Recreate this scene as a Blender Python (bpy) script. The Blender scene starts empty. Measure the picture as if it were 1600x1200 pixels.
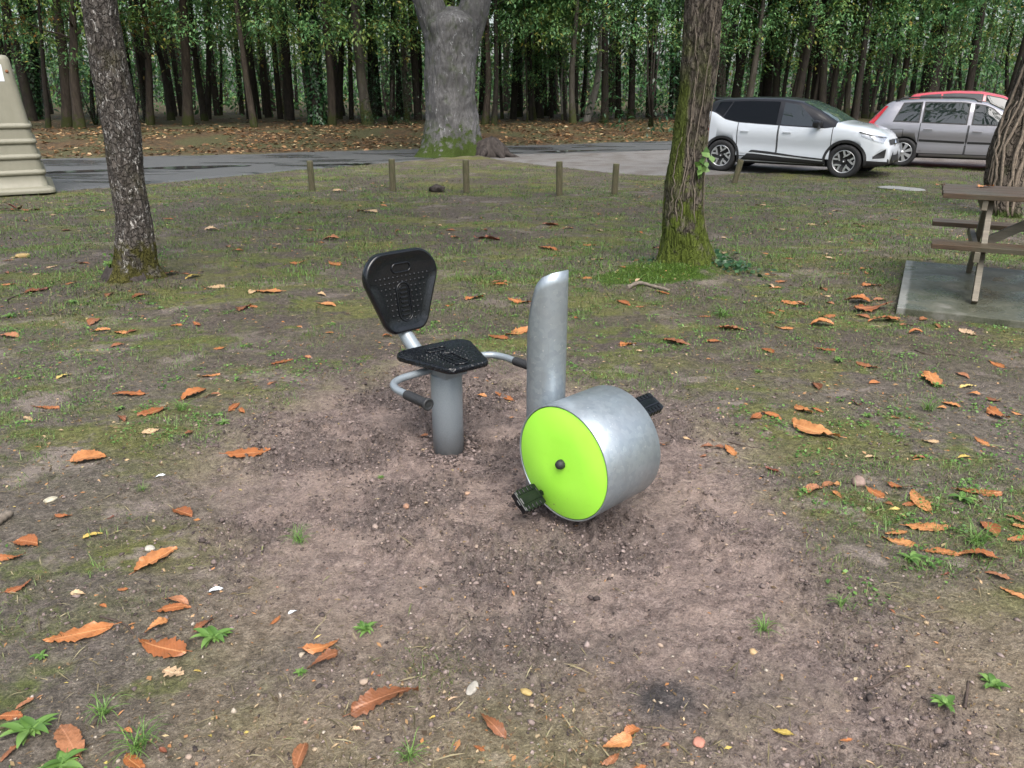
import bpy, bmesh, math, random
import numpy as np
from math import radians, sin, cos, pi, tan, atan2, hypot, sqrt
from mathutils import Vector, Matrix
from mathutils.bvhtree import BVHTree

# ------------------------------------------------------------------ camera, sky, sun, exposure
scene = bpy.context.scene
COL = scene.collection
PITCH, CAMH, FPX = radians(20.94), 1.70, 1202.0      # FPX: focal length in pixels of a 1600 px wide frame
cam = bpy.data.cameras.new('camera')
cam.sensor_width = 36.0
cam.lens = FPX / 1600 * 36.0
cam.clip_start, cam.clip_end = 0.05, 1000
cam_o = bpy.data.objects.new('camera', cam)
cam_o.location = (0, 0, CAMH)
cam_o.rotation_euler = (pi / 2 - PITCH, 0, 0)
COL.objects.link(cam_o)
scene.camera = cam_o

SUN_EL, SUN_AZ = radians(55), radians(165)           # azimuth from +Y clockwise: behind the camera, to the right
world = bpy.data.worlds.new('World')
scene.world = world
world.use_nodes = True
wn = world.node_tree
wn.nodes.clear()
sky = wn.nodes.new('ShaderNodeTexSky')
sky.sky_type = 'NISHITA'
sky.sun_disc = False
sky.sun_elevation = SUN_EL
sky.sun_rotation = SUN_AZ
sky.air_density, sky.dust_density, sky.ozone_density = 1.0, 4.0, 1.0
hs = wn.nodes.new('ShaderNodeHueSaturation')
hs.inputs['Saturation'].default_value = 0.62
bg = wn.nodes.new('ShaderNodeBackground')
bg.inputs['Strength'].default_value = 0.15
wo = wn.nodes.new('ShaderNodeOutputWorld')
wn.links.new(sky.outputs[0], hs.inputs['Color'])
wn.links.new(hs.outputs[0], bg.inputs['Color'])
wn.links.new(bg.outputs[0], wo.inputs['Surface'])

sun = bpy.data.lights.new('sun', 'SUN')
sun.energy = 1.6
sun.angle = radians(50)
sun.color = (1.0, 0.96, 0.90)
sun_o = bpy.data.objects.new('sun', sun)
d = Vector((sin(SUN_AZ) * cos(SUN_EL), cos(SUN_AZ) * cos(SUN_EL), sin(SUN_EL)))
sun_o.rotation_euler = d.to_track_quat('Z', 'Y').to_euler()
sun_o.location = d * 50
COL.objects.link(sun_o)

scene.view_settings.view_transform = 'Standard'
scene.view_settings.look = 'None'
scene.view_settings.gamma = 1.0
scene.view_settings.exposure = 1.16
scene.render.engine = 'CYCLES'
scene.cycles.use_denoising = True
scene.cycles.denoiser = 'OPENIMAGEDENOISE'
scene.cycles.max_bounces = 6
scene.cycles.diffuse_bounces = 3
scene.cycles.glossy_bounces = 3
scene.cycles.transmission_bounces = 4
scene.cycles.transparent_max_bounces = 4
scene.cycles.caustics_reflective = False
scene.cycles.caustics_refractive = False

rng = np.random.default_rng(7)
random.seed(7)

# ------------------------------------------------------------------ helpers: measuring
CP, SP = cos(PITCH), sin(PITCH)
def ray(px, py):
    u, v = (px - 800) / FPX, (600 - py) / FPX
    return np.array([u, CP + v * SP, -SP + v * CP])
def gp(px, py, z=0.0):
    r = ray(px, py); t = (z - CAMH) / r[2]
    return np.array([r[0] * t, r[1] * t, z])
def at(px, py, Y):
    r = ray(px, py); t = Y / r[1]
    return np.array([r[0] * t, Y, CAMH + r[2] * t])

def hash3(ix, iy, iz):
    n = (ix.astype(np.int64) * 374761393 + iy.astype(np.int64) * 668265263 + iz.astype(np.int64) * 2147483647 + 1013904223) & 0xFFFFFFFF
    n = ((n ^ (n >> 13)) * 1274126177) & 0xFFFFFFFF
    n = ((n ^ (n >> 16)) * 2246822519) & 0xFFFFFFFF
    return ((n ^ (n >> 15)) & 0xFFFFFF) / float(0xFFFFFF)
def vnoise(x, y, z=None):
    x = np.asarray(x, float); y = np.asarray(y, float)
    z = np.zeros_like(x) if z is None else np.broadcast_to(np.asarray(z, float), x.shape)
    ix, iy, iz = np.floor(x), np.floor(y), np.floor(z)
    fx, fy, fz = x - ix, y - iy, z - iz
    fx, fy, fz = [f * f * f * (f * (f * 6 - 15) + 10) for f in (fx, fy, fz)]
    r = 0
    for a in (0, 1):
        for b in (0, 1):
            for c in (0, 1):
                w = (fx if a else 1 - fx) * (fy if b else 1 - fy) * (fz if c else 1 - fz)
                r = r + w * hash3(ix + a, iy + b, iz + c)
    return r * 2 - 1
def fbm(x, y, z=None, o=4, g=0.5):
    r, a, f, s = 0, 1.0, 1.0, 0
    for i in range(o):
        r = r + a * vnoise(np.asarray(x) * f + 17.3 * i, np.asarray(y) * f - 9.1 * i, None if z is None else np.asarray(z) * f + 3.7 * i)
        s += a; a *= g; f *= 2.03
    return r / s
def sstep(a, b, x):
    t = np.clip((np.asarray(x, float) - a) / (b - a), 0, 1)
    return t * t * (3 - 2 * t)

# ------------------------------------------------------------------ helpers: objects
def tag(o, label=None, cat=None, group=None, kind=None):
    if label: o['label'] = label
    if cat: o['category'] = cat
    if group: o['group'] = group
    if kind: o['kind'] = kind
    return o
def empty(name, loc=(0, 0, 0), rz=0.0):
    o = bpy.data.objects.new(name, None)
    o.empty_display_size = 0.1
    o.location = loc; o.rotation_euler = (0, 0, rz)
    COL.objects.link(o)
    return o
def link(name, me, mats, parent=None):
    o = bpy.data.objects.new(name, me)
    COL.objects.link(o)
    if mats is not None:
        for m in (mats if isinstance(mats, (list, tuple)) else [mats]):
            me.materials.append(m)
    if parent is not None: o.parent = parent
    return o
def np_mesh(name, V, F, smooth=False, mi=None):
    V = np.asarray(V, np.float32); F = np.asarray(F, np.int32)
    me = bpy.data.meshes.new(name)
    k = F.shape[1]
    me.vertices.add(len(V)); me.vertices.foreach_set('co', V.ravel())
    me.loops.add(F.size); me.loops.foreach_set('vertex_index', F.ravel())
    me.polygons.add(len(F))
    me.polygons.foreach_set('loop_start', np.arange(0, F.size, k, dtype=np.int32))
    if smooth: me.polygons.foreach_set('use_smooth', np.ones(len(F), bool))
    if mi is not None: me.polygons.foreach_set('material_index', np.asarray(mi, np.int32))
    me.update(calc_edges=True); me.validate()
    return me

class MB:
    """collects shapes for ONE mesh"""
    def __init__(s): s.v, s.f, s.m, s.sm = [], [], [], []
    def add(s, V, F, mi=0, smooth=True):
        b = len(s.v)
        s.v += [tuple(map(float, p)) for p in V]
        for f in F:
            s.f.append([b + i for i in f]); s.m.append(mi); s.sm.append(smooth)
        return s
    def grid(s, P, mi=0, close_u=False, close_v=False, smooth=True, flip=False):
        P = np.asarray(P, float); n, m = P.shape[:2]
        F = []
        for i in range(n if close_u else n - 1):
            for j in range(m if close_v else m - 1):
                a, b = i * m + j, i * m + (j + 1) % m
                c, e = ((i + 1) % n) * m + (j + 1) % m, ((i + 1) % n) * m + j
                F.append([a, e, c, b] if flip else [a, b, c, e])
        return s.add(P.reshape(-1, 3), F, mi, smooth)
    def box(s, c, size, rot=None, bev=0.0, mi=0):
        bm = bmesh.new()
        bmesh.ops.create_cube(bm, size=1)
        for v in bm.verts: v.co = Vector((v.co.x * size[0], v.co.y * size[1], v.co.z * size[2]))
        if bev > 0: bmesh.ops.bevel(bm, geom=bm.edges[:], offset=bev, segments=2, affect='EDGES', profile=0.6)
        R = Matrix.Identity(3) if rot is None else rot
        bm.verts.index_update()
        V = [R @ v.co + Vector(c) for v in bm.verts]
        F = [[v.index for v in f.verts] for f in bm.faces]
        bm.free()
        return s.add(V, F, mi, False)
    def bar(s, a, b, w, h, bev=0.0, mi=0, up=(0, 0, 1)):
        a, b = Vector(a), Vector(b); d = b - a
        x = d.normalized(); y = Vector(up).cross(x)
        if y.length < 1e-4: y = Vector((0, 1, 0)).cross(x)
        y.normalize(); z = x.cross(y)
        R = Matrix((x, y, z)).transposed()
        return s.box((a + b) / 2, (d.length, w, h), R, bev, mi)
    def tube(s, pts, rad, n=12, mi=0, caps=True, smooth=True):
        pts = [Vector(p) for p in pts]
        if not hasattr(rad, '__len__'): rad = [rad] * len(pts)
        b = len(s.v); prev = None
        for i, p in enumerate(pts):
            t = (pts[min(i + 1, len(pts) - 1)] - pts[max(i - 1, 0)]).normalized()
            if prev is None:
                u = t.orthogonal().normalized()
            else:
                u = (prev - t * prev.dot(t)).normalized()
            prev = u; w = t.cross(u)
            for k in range(n):
                a = 2 * pi * k / n
                q = p + (u * cos(a) + w * sin(a)) * rad[i]
                s.v.append((q.x, q.y, q.z))
        for i in range(len(pts) - 1):
            for k in range(n):
                s.f.append([b + i * n + k, b + i * n + (k + 1) % n, b + (i + 1) * n + (k + 1) % n, b + (i + 1) * n + k]); s.m.append(mi); s.sm.append(smooth)
        if caps:
            s.f.append([b + k for k in range(n)][::-1]); s.m.append(mi); s.sm.append(False)
            e = b + (len(pts) - 1) * n
            s.f.append([e + k for k in range(n)]); s.m.append(mi); s.sm.append(False)
        return s
    def lathe(s, prof, n=48, axis='Z', org=(0, 0, 0), mi=0, smooth=True):
        """prof: list of (radius, height)"""
        P = []
        for r_, h_ in prof:
            row = []
            for k in range(n):
                a = 2 * pi * k / n; c_, s_ = r_ * cos(a), r_ * sin(a)
                q = {'Z': (c_, s_, h_), 'Y': (c_, h_, s_), 'X': (h_, c_, s_)}[axis]
                row.append((q[0] + org[0], q[1] + org[1], q[2] + org[2]))
            P.append(row)
        return s.grid(P, mi, close_v=True, smooth=smooth)
    def build(s, name, mats, parent=None, recalc=True):
        me = bpy.data.meshes.new(name)
        me.from_pydata(s.v, [], s.f)
        me.polygons.foreach_set('use_smooth', s.sm)
        me.polygons.foreach_set('material_index', s.m)
        if recalc:
            bm = bmesh.new(); bm.from_mesh(me)
            bmesh.ops.recalc_face_normals(bm, faces=bm.faces[:])
            bm.to_mesh(me); bm.free()
        me.update()
        return link(name, me, mats, parent)

def smooth_path(pts, n=24):
    P = [Vector(p) for p in pts]; out = []
    Q = [P[0] * 2 - P[1]] + P + [P[-1] * 2 - P[-2]]
    for i in range(1, len(Q) - 2):
        a, b, c, e = Q[i - 1], Q[i], Q[i + 1], Q[i + 2]
        for k in range(n):
            t = k / n
            out.append(0.5 * ((2 * b) + (c - a) * t + (2 * a - 5 * b + 4 * c - e) * t * t + (3 * b - a - 3 * c + e) * t ** 3))
    out.append(P[-1])
    return out

# ------------------------------------------------------------------ helpers: materials
class NT:
    def __init__(s, name):
        s.m = bpy.data.materials.new(name); s.m.use_nodes = True
        s.t = s.m.node_tree; s.N = s.t.nodes; s.b = s.N['Principled BSDF']
    def n(s, typ, **kw):
        x = s.N.new(typ)
        for k, v in kw.items():
            if k in x.inputs: s.put(x.inputs[k], v)
            else: setattr(x, k, v)
        return x
    def put(s, sock, v):
        if hasattr(v, 'is_output') or isinstance(v, bpy.types.NodeSocket): s.t.links.new(v, sock)
        else:
            if hasattr(sock.default_value, '__len__') and hasattr(v, '__len__') and len(v) == 3 and len(sock.default_value) == 4: v = (*v, 1)
            sock.default_value = v
    def coord(s, scale=(1, 1, 1), kind='Object'):
        tc = s.n('ShaderNodeTexCoord'); mp = s.n('ShaderNodeMapping')
        s.t.links.new(tc.outputs[kind], mp.inputs['Vector']); mp.inputs['Scale'].default_value = scale
        return mp.outputs[0]
    def noise(s, vec, scale, detail=4, rough=0.55, dist=0.0):
        x = s.n('ShaderNodeTexNoise'); s.t.links.new(vec, x.inputs['Vector'])
        x.inputs['Scale'].default_value = scale; x.inputs['Detail'].default_value = detail
        x.inputs['Roughness'].default_value = rough; x.inputs['Distortion'].default_value = dist
        return x.outputs[0]
    def voro(s, vec, scale, out=0, feature='F1'):
        x = s.n('ShaderNodeTexVoronoi'); s.t.links.new(vec, x.inputs['Vector']); x.feature = feature
        x.inputs['Scale'].default_value = scale
        return x.outputs[out]
    def ramp(s, fac, stops):
        x = s.n('ShaderNodeValToRGB'); s.put(x.inputs[0], fac)
        e = x.color_ramp.elements
        while len(e) < len(stops): e.new(0.5)
        for q, (p, c) in zip(e, stops):
            q.position = p
            q.color = (c, c, c, 1) if not hasattr(c, '__len__') else (*c, 1)
        return x.outputs[0]
    def mix(s, fac, a, b, mode='MIX'):
        x = s.n('ShaderNodeMix'); x.data_type = 'RGBA'; x.blend_type = mode
        s.put(x.inputs[0], fac); s.put(x.inputs[6], a); s.put(x.inputs[7], b)
        return x.outputs[2]
    def math(s, op, a, b=0.0, clamp=False):
        x = s.n('ShaderNodeMath'); x.operation = op; x.use_clamp = clamp
        s.put(x.inputs[0], a); s.put(x.inputs[1], b)
        return x.outputs[0]
    def sep(s, vec):
        x = s.n('ShaderNodeSeparateXYZ'); s.t.links.new(vec, x.inputs[0]); return x.outputs
    def bump(s, h, strength=0.5, dist=0.01):
        x = s.n('ShaderNodeBump'); s.t.links.new(h, x.inputs['Height'])
        x.inputs['Strength'].default_value = strength; x.inputs['Distance'].default_value = dist
        s.t.links.new(x.outputs[0], s.b.inputs['Normal'])
    def set(s, **kw):
        nm = dict(color='Base Color', rough='Roughness', metal='Metallic', coat='Coat Weight', coat_rough='Coat Roughness', spec='Specular IOR Level', trans='Transmission Weight', ior='IOR', alpha='Alpha')
        for k, v in kw.items(): s.put(s.b.inputs[nm[k]], v)
        return s
def plain(name, c, rough=0.5, metal=0.0, coat=0.0, var=0.08, nscale=30, bump=0.0, spec=0.5):
    t = NT(name); co = t.coord()
    n = t.noise(co, nscale, 5)
    lo = tuple(x * (1 - var) for x in c); hi = tuple(min(1, x * (1 + var)) for x in c)
    t.set(color=t.ramp(n, [(0.3, lo), (0.7, hi)]), rough=rough, metal=metal, coat=coat, spec=spec)
    if bump > 0: t.bump(n, bump, 0.004)
    return t.m

# ------------------------------------------------------------------ the lie of the land
ROAD_NEAR = np.array([(-60, -4), (-20, 10), (-12, 12.6), (-8.18, 14.18), (-6.3, 16.2), (-4.78, 18.4), (-2.5, 20.75), (0, 22.5), (2.94, 23.3), (6, 24.8), (12, 27.4), (30, 35), (70, 52)])
ROAD_FAR = np.array([(-60, 6), (-20, 18.6), (-12.25, 21.25), (-7.28, 22.8), (-2.97, 24.8), (5.46, 28.6), (14, 32.4), (30, 39.5), (70, 57)])
GRAV_NEAR = np.array([(-0.9, 22.0), (-0.45, 20.9), (0.4, 19.8), (1.49, 18.5), (2.76, 17.2), (4.14, 17.0), (5.6, 17.5), (7.5, 18.6), (12.6, 19.4), (30, 24), (70, 36)])
def road_near(x): return np.interp(x, ROAD_NEAR[:, 0], ROAD_NEAR[:, 1]) + 0.35 * fbm(np.asarray(x) * 0.8, np.full_like(np.asarray(x, float), 3.3), o=3)
def road_far(x): return np.interp(x, ROAD_FAR[:, 0], ROAD_FAR[:, 1]) + 0.22 * fbm(np.asarray(x) * 0.9, np.full_like(np.asarray(x, float), 7.7), o=3)
def grav_near(x): return np.interp(x, GRAV_NEAR[:, 0], GRAV_NEAR[:, 1]) + 0.5 * fbm(np.asarray(x) * 0.7, np.full_like(np.asarray(x, float), 1.7), o=3)

DIRT_PX = [(330, 745), (410, 660), (500, 615), (600, 590), (660, 560), (740, 585), (830, 610), (1010, 640), (1120, 680), (1200, 740), (1250, 850), (1330, 940),
           (1420, 1060), (1480, 1150), (1250, 1170), (1080, 1120), (900, 1075), (760, 1060), (600, 1000), (460, 905), (350, 835)]
DIRT = np.array([gp(*p)[:2] for p in DIRT_PX])
def sdist(P, poly):
    """signed distance to a polygon, negative inside"""
    x, y = P; d2 = np.full(x.shape, 1e9); ins = np.zeros(x.shape, bool)
    n = len(poly)
    for i in range(n):
        ax, ay = poly[i]; bx, by = poly[(i + 1) % n]
        ex, ey = bx - ax, by - ay
        t = np.clip(((x - ax) * ex + (y - ay) * ey) / (ex * ex + ey * ey), 0, 1)
        d2 = np.minimum(d2, (x - ax - t * ex) ** 2 + (y - ay - t * ey) ** 2)
        c = (ay > y) != (by > y)
        ins ^= c & (x < ex * (y - ay) / (ey if abs(ey) > 1e-9 else 1e-9) + ax)
    return np.where(ins, -1, 1) * np.sqrt(d2)
def dirt_mask(x, y):
    x = np.asarray(x, float); y = np.asarray(y, float)
    near = (np.abs(x) < 4) & (y > 0.3) & (y < 8)
    m = np.zeros_like(x)
    if near.any():
        xx, yy = x[near], y[near]
        s = sdist((xx, yy), DIRT) + 0.30 * fbm(xx * 1.9, yy * 1.9, o=4)
        m[near] = sstep(0.36, -0.34, s)
    return m
SEAT_P = np.array([-0.324, 3.556]); DRUM_P = np.array([0.316, 2.882])
MOSS_P = gp(1062, 432)[:2]
LT_P, RT_P, CT_P = gp(205, 438)[:2], gp(1073, 420)[:2], gp(703, 245)[:2]
def in_road(x, y, pad=0.0):
    a = (y > road_near(x) - pad) & (y < road_far(x) + pad)
    b = (x > -0.9) & (y > grav_near(x) - pad) & (y <= road_near(x) + pad)
    return a, b
def flat_mask(x, y):
    rn, rf = road_near(x), road_far(x)
    lo = np.where(x > -0.9, np.minimum(grav_near(x), rn), rn)
    return sstep(-0.35, 0.1, y - lo) * sstep(0.5, -0.05, y - rf)
def gz(x, y, fine=True):
    x = np.asarray(x, float); y = np.asarray(y, float)
    rf = road_far(x); fl = flat_mask(x, y)
    bank = 0.38 * sstep(0.0, 5.5, y - rf)
    h = 0.035 * fbm(x * 0.45, y * 0.45, o=3) + 0.014 * fbm(x * 3.1, y * 3.1, o=3)
    near = np.clip(1 - np.hypot(x, y) / 30, 0, 1)
    dm = dirt_mask(x, y)
    h += dm * -0.012 - 0.018 * np.exp(-((x - SEAT_P[0]) ** 2 + (y - SEAT_P[1]) ** 2) / 0.10)
    if fine:
        h += near * (0.0075 * fbm(x * 13, y * 13, o=3) + (0.0035 + 0.006 * dm) * fbm(x * 42, y * 42, o=3))
        cl = np.clip(fbm(x * 30 + 5, y * 30, o=3, g=0.6) - 0.02, 0, 1)
        h += dm * 0.060 * cl * (0.35 + 0.65 * sstep(-0.2, 0.3, fbm(x * 2.6 + 9, y * 2.6, o=2)))
    h += 0.09 * np.exp(-(((x - RT_P[0]) / 0.5) ** 2 + ((y - RT_P[1] + 0.22) / 0.5) ** 2))
    h += 0.03 * np.exp(-((x - MOSS_P[0] + 0.15) ** 2 + (y - MOSS_P[1]) ** 2) / 0.35)
    h += 0.07 * np.exp(-((x - LT_P[0]) ** 2 + (y - LT_P[1]) ** 2) / 0.2)
    h += 0.10 * np.exp(-((x - CT_P[0]) ** 2 + (y - CT_P[1]) ** 2) / 3.0)
    h = h * (1 - fl) + fl * -0.03 + bank
    return h
def g1(x, y, fine=True): return float(gz(np.array([x]), np.array([y]), fine)[0])
def moss_mask(x, y):
    m = 1.15 * np.exp(-(((x - MOSS_P[0] + 0.2) / 0.62) ** 2 + ((y - MOSS_P[1] + 0.05) / 0.42) ** 2)) + 0.85 * fbm(x * 3.2, y * 3.2, o=4) * (np.hypot(x - MOSS_P[0], y - MOSS_P[1]) < 1.5)
    return np.clip(m, 0, 1)

# ground sheet: a fan that is fine near the camera and reaches the horizon
us = np.concatenate([-np.geomspace(40, 0.86, 40), np.linspace(-0.85, 0.85, 860), np.geomspace(0.86, 40, 40)])
ys = [-70.0]
while ys[-1] < -2: ys.append(ys[-1] + max(0.6, -ys[-1] * 0.12))
ys = ys + list(np.arange(-1.4, 1.0, 0.15)); y = ys[-1]
while y < 160:
    y += 0.0072 * max(y, 1.0) ** 1.25; ys.append(y)
ys = np.array(ys)
wscale = np.maximum(np.maximum(ys + 1.0, 1.6), np.where(ys < 0, 1.6 - ys * 1.0, 0))
GX = us[None, :] * wscale[:, None]; GY = np.repeat(ys[:, None], len(us), 1)
GX = np.clip(GX, -400, 400)
gx, gy = GX.ravel(), GY.ravel()
GZ = gz(gx, gy)
nr, nc = GX.shape
idx = np.arange(nr * nc).reshape(nr, nc)
GF = np.stack([idx[:-1, :-1], idx[:-1, 1:], idx[1:, 1:], idx[1:, :-1]], -1).reshape(-1, 4)
gm = np_mesh('ground', np.stack([gx, gy, GZ], 1), GF, True)
litter = sstep(-0.1, 0.5, gy - road_far(gx))
dark = np.zeros_like(gx)                       # damp black turned-up soil; patches under the drum paint in its shadow
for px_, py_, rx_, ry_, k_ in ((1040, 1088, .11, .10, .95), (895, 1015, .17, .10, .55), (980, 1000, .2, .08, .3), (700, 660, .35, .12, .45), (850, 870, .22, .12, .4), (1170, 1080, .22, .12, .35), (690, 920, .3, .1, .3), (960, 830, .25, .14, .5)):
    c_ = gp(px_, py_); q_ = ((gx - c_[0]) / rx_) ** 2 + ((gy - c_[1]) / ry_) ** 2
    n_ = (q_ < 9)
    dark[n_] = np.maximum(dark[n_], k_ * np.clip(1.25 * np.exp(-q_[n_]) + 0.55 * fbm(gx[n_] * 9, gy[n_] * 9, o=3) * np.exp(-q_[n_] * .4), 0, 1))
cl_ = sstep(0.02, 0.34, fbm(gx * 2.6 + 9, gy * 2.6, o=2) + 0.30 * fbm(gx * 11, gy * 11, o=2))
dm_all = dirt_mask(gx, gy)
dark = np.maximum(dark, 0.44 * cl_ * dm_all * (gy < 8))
ca = gm.color_attributes.new('mask', 'FLOAT_COLOR', 'POINT')
dm_all = dirt_mask(gx, gy)
e_ = np.where(gx > -0.9, np.minimum(grav_near(gx), road_near(gx)), road_near(gx)) - gy      # trodden mud along the road edge
mud_ = sstep(4.6, 0.6, e_ + 1.9 * fbm(gx * 0.7, gy * 0.7, o=3)) * (gy > 6) * 0.80
mud_ = np.maximum(mud_, (0.62 + 0.38 * sstep(-0.05, 0.25, fbm(gx * 0.55 + 4, gy * 0.55, o=4))) * sstep(3.6, 5.6, gy)) * (1 - litter)
far_m = mud_ * (1 - moss_mask(gx, gy))
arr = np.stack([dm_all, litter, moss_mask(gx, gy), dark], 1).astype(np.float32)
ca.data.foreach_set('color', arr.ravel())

och = np.clip(sstep(2.75, 1.75, gy + 0.45 * fbm(gx * 1.5, gy * 1.5, o=3)) * sstep(-1.55, -0.75, gx + 0.3 * fbm(gx * 2, gy * 2 + 5, o=2)), 0, 1) * (gy > 0.8) * np.clip(0.75 + 0.9 * fbm(gx * 3.1, gy * 3.1 + 8, o=3), 0, 1)
ao = gm.attributes.new('ochre', 'FLOAT', 'POINT'); ao.data.foreach_set('value', och.astype(np.float32))
am = gm.attributes.new('mud', 'FLOAT', 'POINT'); am.data.foreach_set('value', far_m.astype(np.float32))
t = NT('ground_soil')
co = t.coord()
at_ = t.n('ShaderNodeAttribute'); at_.attribute_name = 'mask'
sx = t.n('ShaderNodeSeparateColor'); t.t.links.new(at_.outputs['Color'], sx.inputs[0])
n_big, n_mid, n_fine, n_tiny = t.noise(co, 0.9, 4), t.noise(co, 4.2, 6, 0.68), t.noise(co, 50, 5, 0.7), t.noise(co, 150, 4, 0.8)
n_clod = t.noise(co, 20, 6, 0.75)
v_cr = t.voro(co, 85, 0, 'SMOOTH_F1'); v_cr2 = t.voro(co, 170, 0)
grain = t.math('ADD', t.math('ADD', t.math('MULTIPLY', n_fine, 0.30), t.math('MULTIPLY', n_clod, 0.34)), t.math('MULTIPLY', n_tiny, 0.36))
soil = t.ramp(grain, [(0.38, (0.034, 0.027, 0.022)), (0.5, (0.125, 0.105, 0.084)), (0.62, (0.29, 0.25, 0.205))])
fm = t.n('ShaderNodeAttribute'); fm.attribute_name = 'mud'
soil = t.mix(fm.outputs['Fac'], soil, t.ramp(grain, [(0.38, (0.026, 0.020, 0.017)), (0.5, (0.085, 0.067, 0.054)), (0.62, (0.185, 0.150, 0.124))]))
moss = t.mix(t.ramp(n_big, [(0.42, 0.0), (0.58, 1.0)]), t.ramp(grain, [(0.38, (0.022, 0.034, 0.007)), (0.5, (0.088, 0.118, 0.022)), (0.62, (0.215, 0.260, 0.065))]), t.ramp(grain, [(0.38, (0.032, 0.034, 0.009)), (0.5, (0.122, 0.126, 0.032)), (0.62, (0.27, 0.27, 0.09))]))
gsel = t.ramp(t.math('ADD', t.math('MULTIPLY', n_mid, 0.6), t.math('MULTIPLY', n_big, 0.5)), [(0.505, 0.0), (0.575, 0.9)])
wear = t.ramp(t.noise(t.coord((0.55, 1.5, 1)), 1.0, 5, 0.6), [(0.44, 0.12), (0.55, 1.0)])
base = t.mix(t.math('MULTIPLY', gsel, wear), soil, moss)
bare = t.ramp(t.noise(t.coord((1, 1.3, 1)), 1.9, 4, 0.62), [(0.565, 0.0), (0.63, 0.75)])
bare = t.math('MULTIPLY', bare, t.math('SUBTRACT', 1.0, t.math('MULTIPLY', fm.outputs['Fac'], 0.75)))
base = t.mix(bare, base, t.ramp(grain, [(0.36, (0.150, 0.122, 0.108)), (0.64, (0.42, 0.35, 0.305))]))
oc = t.n('ShaderNodeAttribute'); oc.attribute_name = 'ochre'
base = t.mix(t.math('MULTIPLY', oc.outputs['Fac'], 0.8), base, t.ramp(grain, [(0.37, (0.085, 0.062, 0.038)), (0.5, (0.250, 0.195, 0.128)), (0.62, (0.48, 0.395, 0.28))]))
dirt_f = t.ramp(grain, [(0.385, (0.042, 0.030, 0.027)), (0.49, (0.202, 0.150, 0.133)), (0.60, (0.425, 0.335, 0.298))])
dirt_l = t.mix(t.ramp(n_mid, [(0.42, 0.0), (0.60, 0.75)]), dirt_f, t.ramp(grain, [(0.37, (0.215, 0.160, 0.138)), (0.62, (0.49, 0.378, 0.322))]))
dirt_d = t.mix(t.ramp(n_big, [(0.5, 0.0), (0.68, 0.5)]), dirt_l, t.ramp(grain, [(0.36, (0.070, 0.052, 0.046)), (0.64, (0.295, 0.23, 0.203))]))
base = t.mix(t.math('MULTIPLY', sx.outputs[0], 0.95), base, dirt_d)
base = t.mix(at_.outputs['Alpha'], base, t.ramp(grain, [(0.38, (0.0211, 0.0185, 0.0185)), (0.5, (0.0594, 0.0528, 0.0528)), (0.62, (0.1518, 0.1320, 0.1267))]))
# pale grit and ochre specks
spk = t.voro(co, 75, 1); spd = t.voro(co, 75, 0)
speck = t.math('MULTIPLY', t.ramp(spd, [(0.10, 1.0), (0.2, 0.0)]), t.ramp(t.sep(spk)[0], [(0.80, 0.0), (0.84, 0.8)]))
base = t.mix(speck, base, t.ramp(t.sep(spk)[1], [(0.0, (0.38, 0.27, 0.13)), (0.5, (0.42, 0.36, 0.28)), (1.0, (0.30, 0.16, 0.10))]))
lit = t.ramp(t.noise(co, 7, 6, 0.75), [(0.3, (0.022, 0.018, 0.012)), (0.47, (0.06, 0.04, 0.020)), (0.6, (0.125, 0.075, 0.034)), (0.75, (0.21, 0.135, 0.07))])
lit = t.mix(t.ramp(t.noise(co, 0.7, 3), [(0.42, 0.0), (0.58, 0.85)]), lit, t.ramp(grain, [(0.36, (0.03, 0.034, 0.012)), (0.64, (0.10, 0.10, 0.042))]))
base = t.mix(sx.outputs[1], base, lit)
mossy = t.ramp(n_fine, [(0.3, (0.022, 0.05, 0.006)), (0.7, (0.085, 0.145, 0.018))])
base = t.mix(t.ramp(sx.outputs[2], [(0.35, 0.0), (0.6, 1.0)]), base, mossy)
t.set(color=base, rough=t.ramp(n_mid, [(0.3, 0.62), (0.7, 0.9)]), spec=0.35)
t.bump(t.math('SUBTRACT', t.math('ADD', t.math('ADD', n_fine, n_clod), t.math('MULTIPLY', n_tiny, 0.8)), t.math('MULTIPLY', v_cr, 0.55)), 1.0, 0.018)
MAT_GROUND = t.m
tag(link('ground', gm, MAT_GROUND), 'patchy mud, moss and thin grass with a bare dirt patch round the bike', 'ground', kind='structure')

# road and gravel sheets
def strip(name, lo, hi, x0, x1, n, m, z, mat):
    xs = np.linspace(x0, x1, n); a, b = lo(xs), hi(xs)
    tt = np.linspace(0, 1, m)
    Y = a[:, None] + (b - a)[:, None] * tt[None]
    X = np.repeat(xs[:, None], m, 1)
    Z = z(X, Y, tt[None])
    i = np.arange(n * m).reshape(n, m)
    F = np.stack([i[:-1, :-1], i[1:, :-1], i[1:, 1:], i[:-1, 1:]], -1).reshape(-1, 4)
    return link(name, np_mesh(name, np.stack([X.ravel(), Y.ravel(), Z.ravel()], 1), F, True), mat)
t = NT('wet_asphalt'); co = t.coord()
na, nb = t.noise(co, 60, 4, 0.7), t.noise(t.coord((0.35, 1.1, 1)), 0.9, 4, 0.55, 0.6)
wet = t.ramp(nb, [(0.52, 0.0), (0.60, 1.0)])
col = t.ramp(na, [(0.3, (0.068, 0.070, 0.073)), (0.7, (0.122, 0.125, 0.128))])
t.set(color=t.mix(wet, col, (0.05, 0.052, 0.056)), rough=t.mix(wet, (0.45, 0.45, 0.45), (0.22, 0.22, 0.22)), spec=0.5)
t.bump(na, 0.5, 0.01)
MAT_ROAD = t.m
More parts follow.
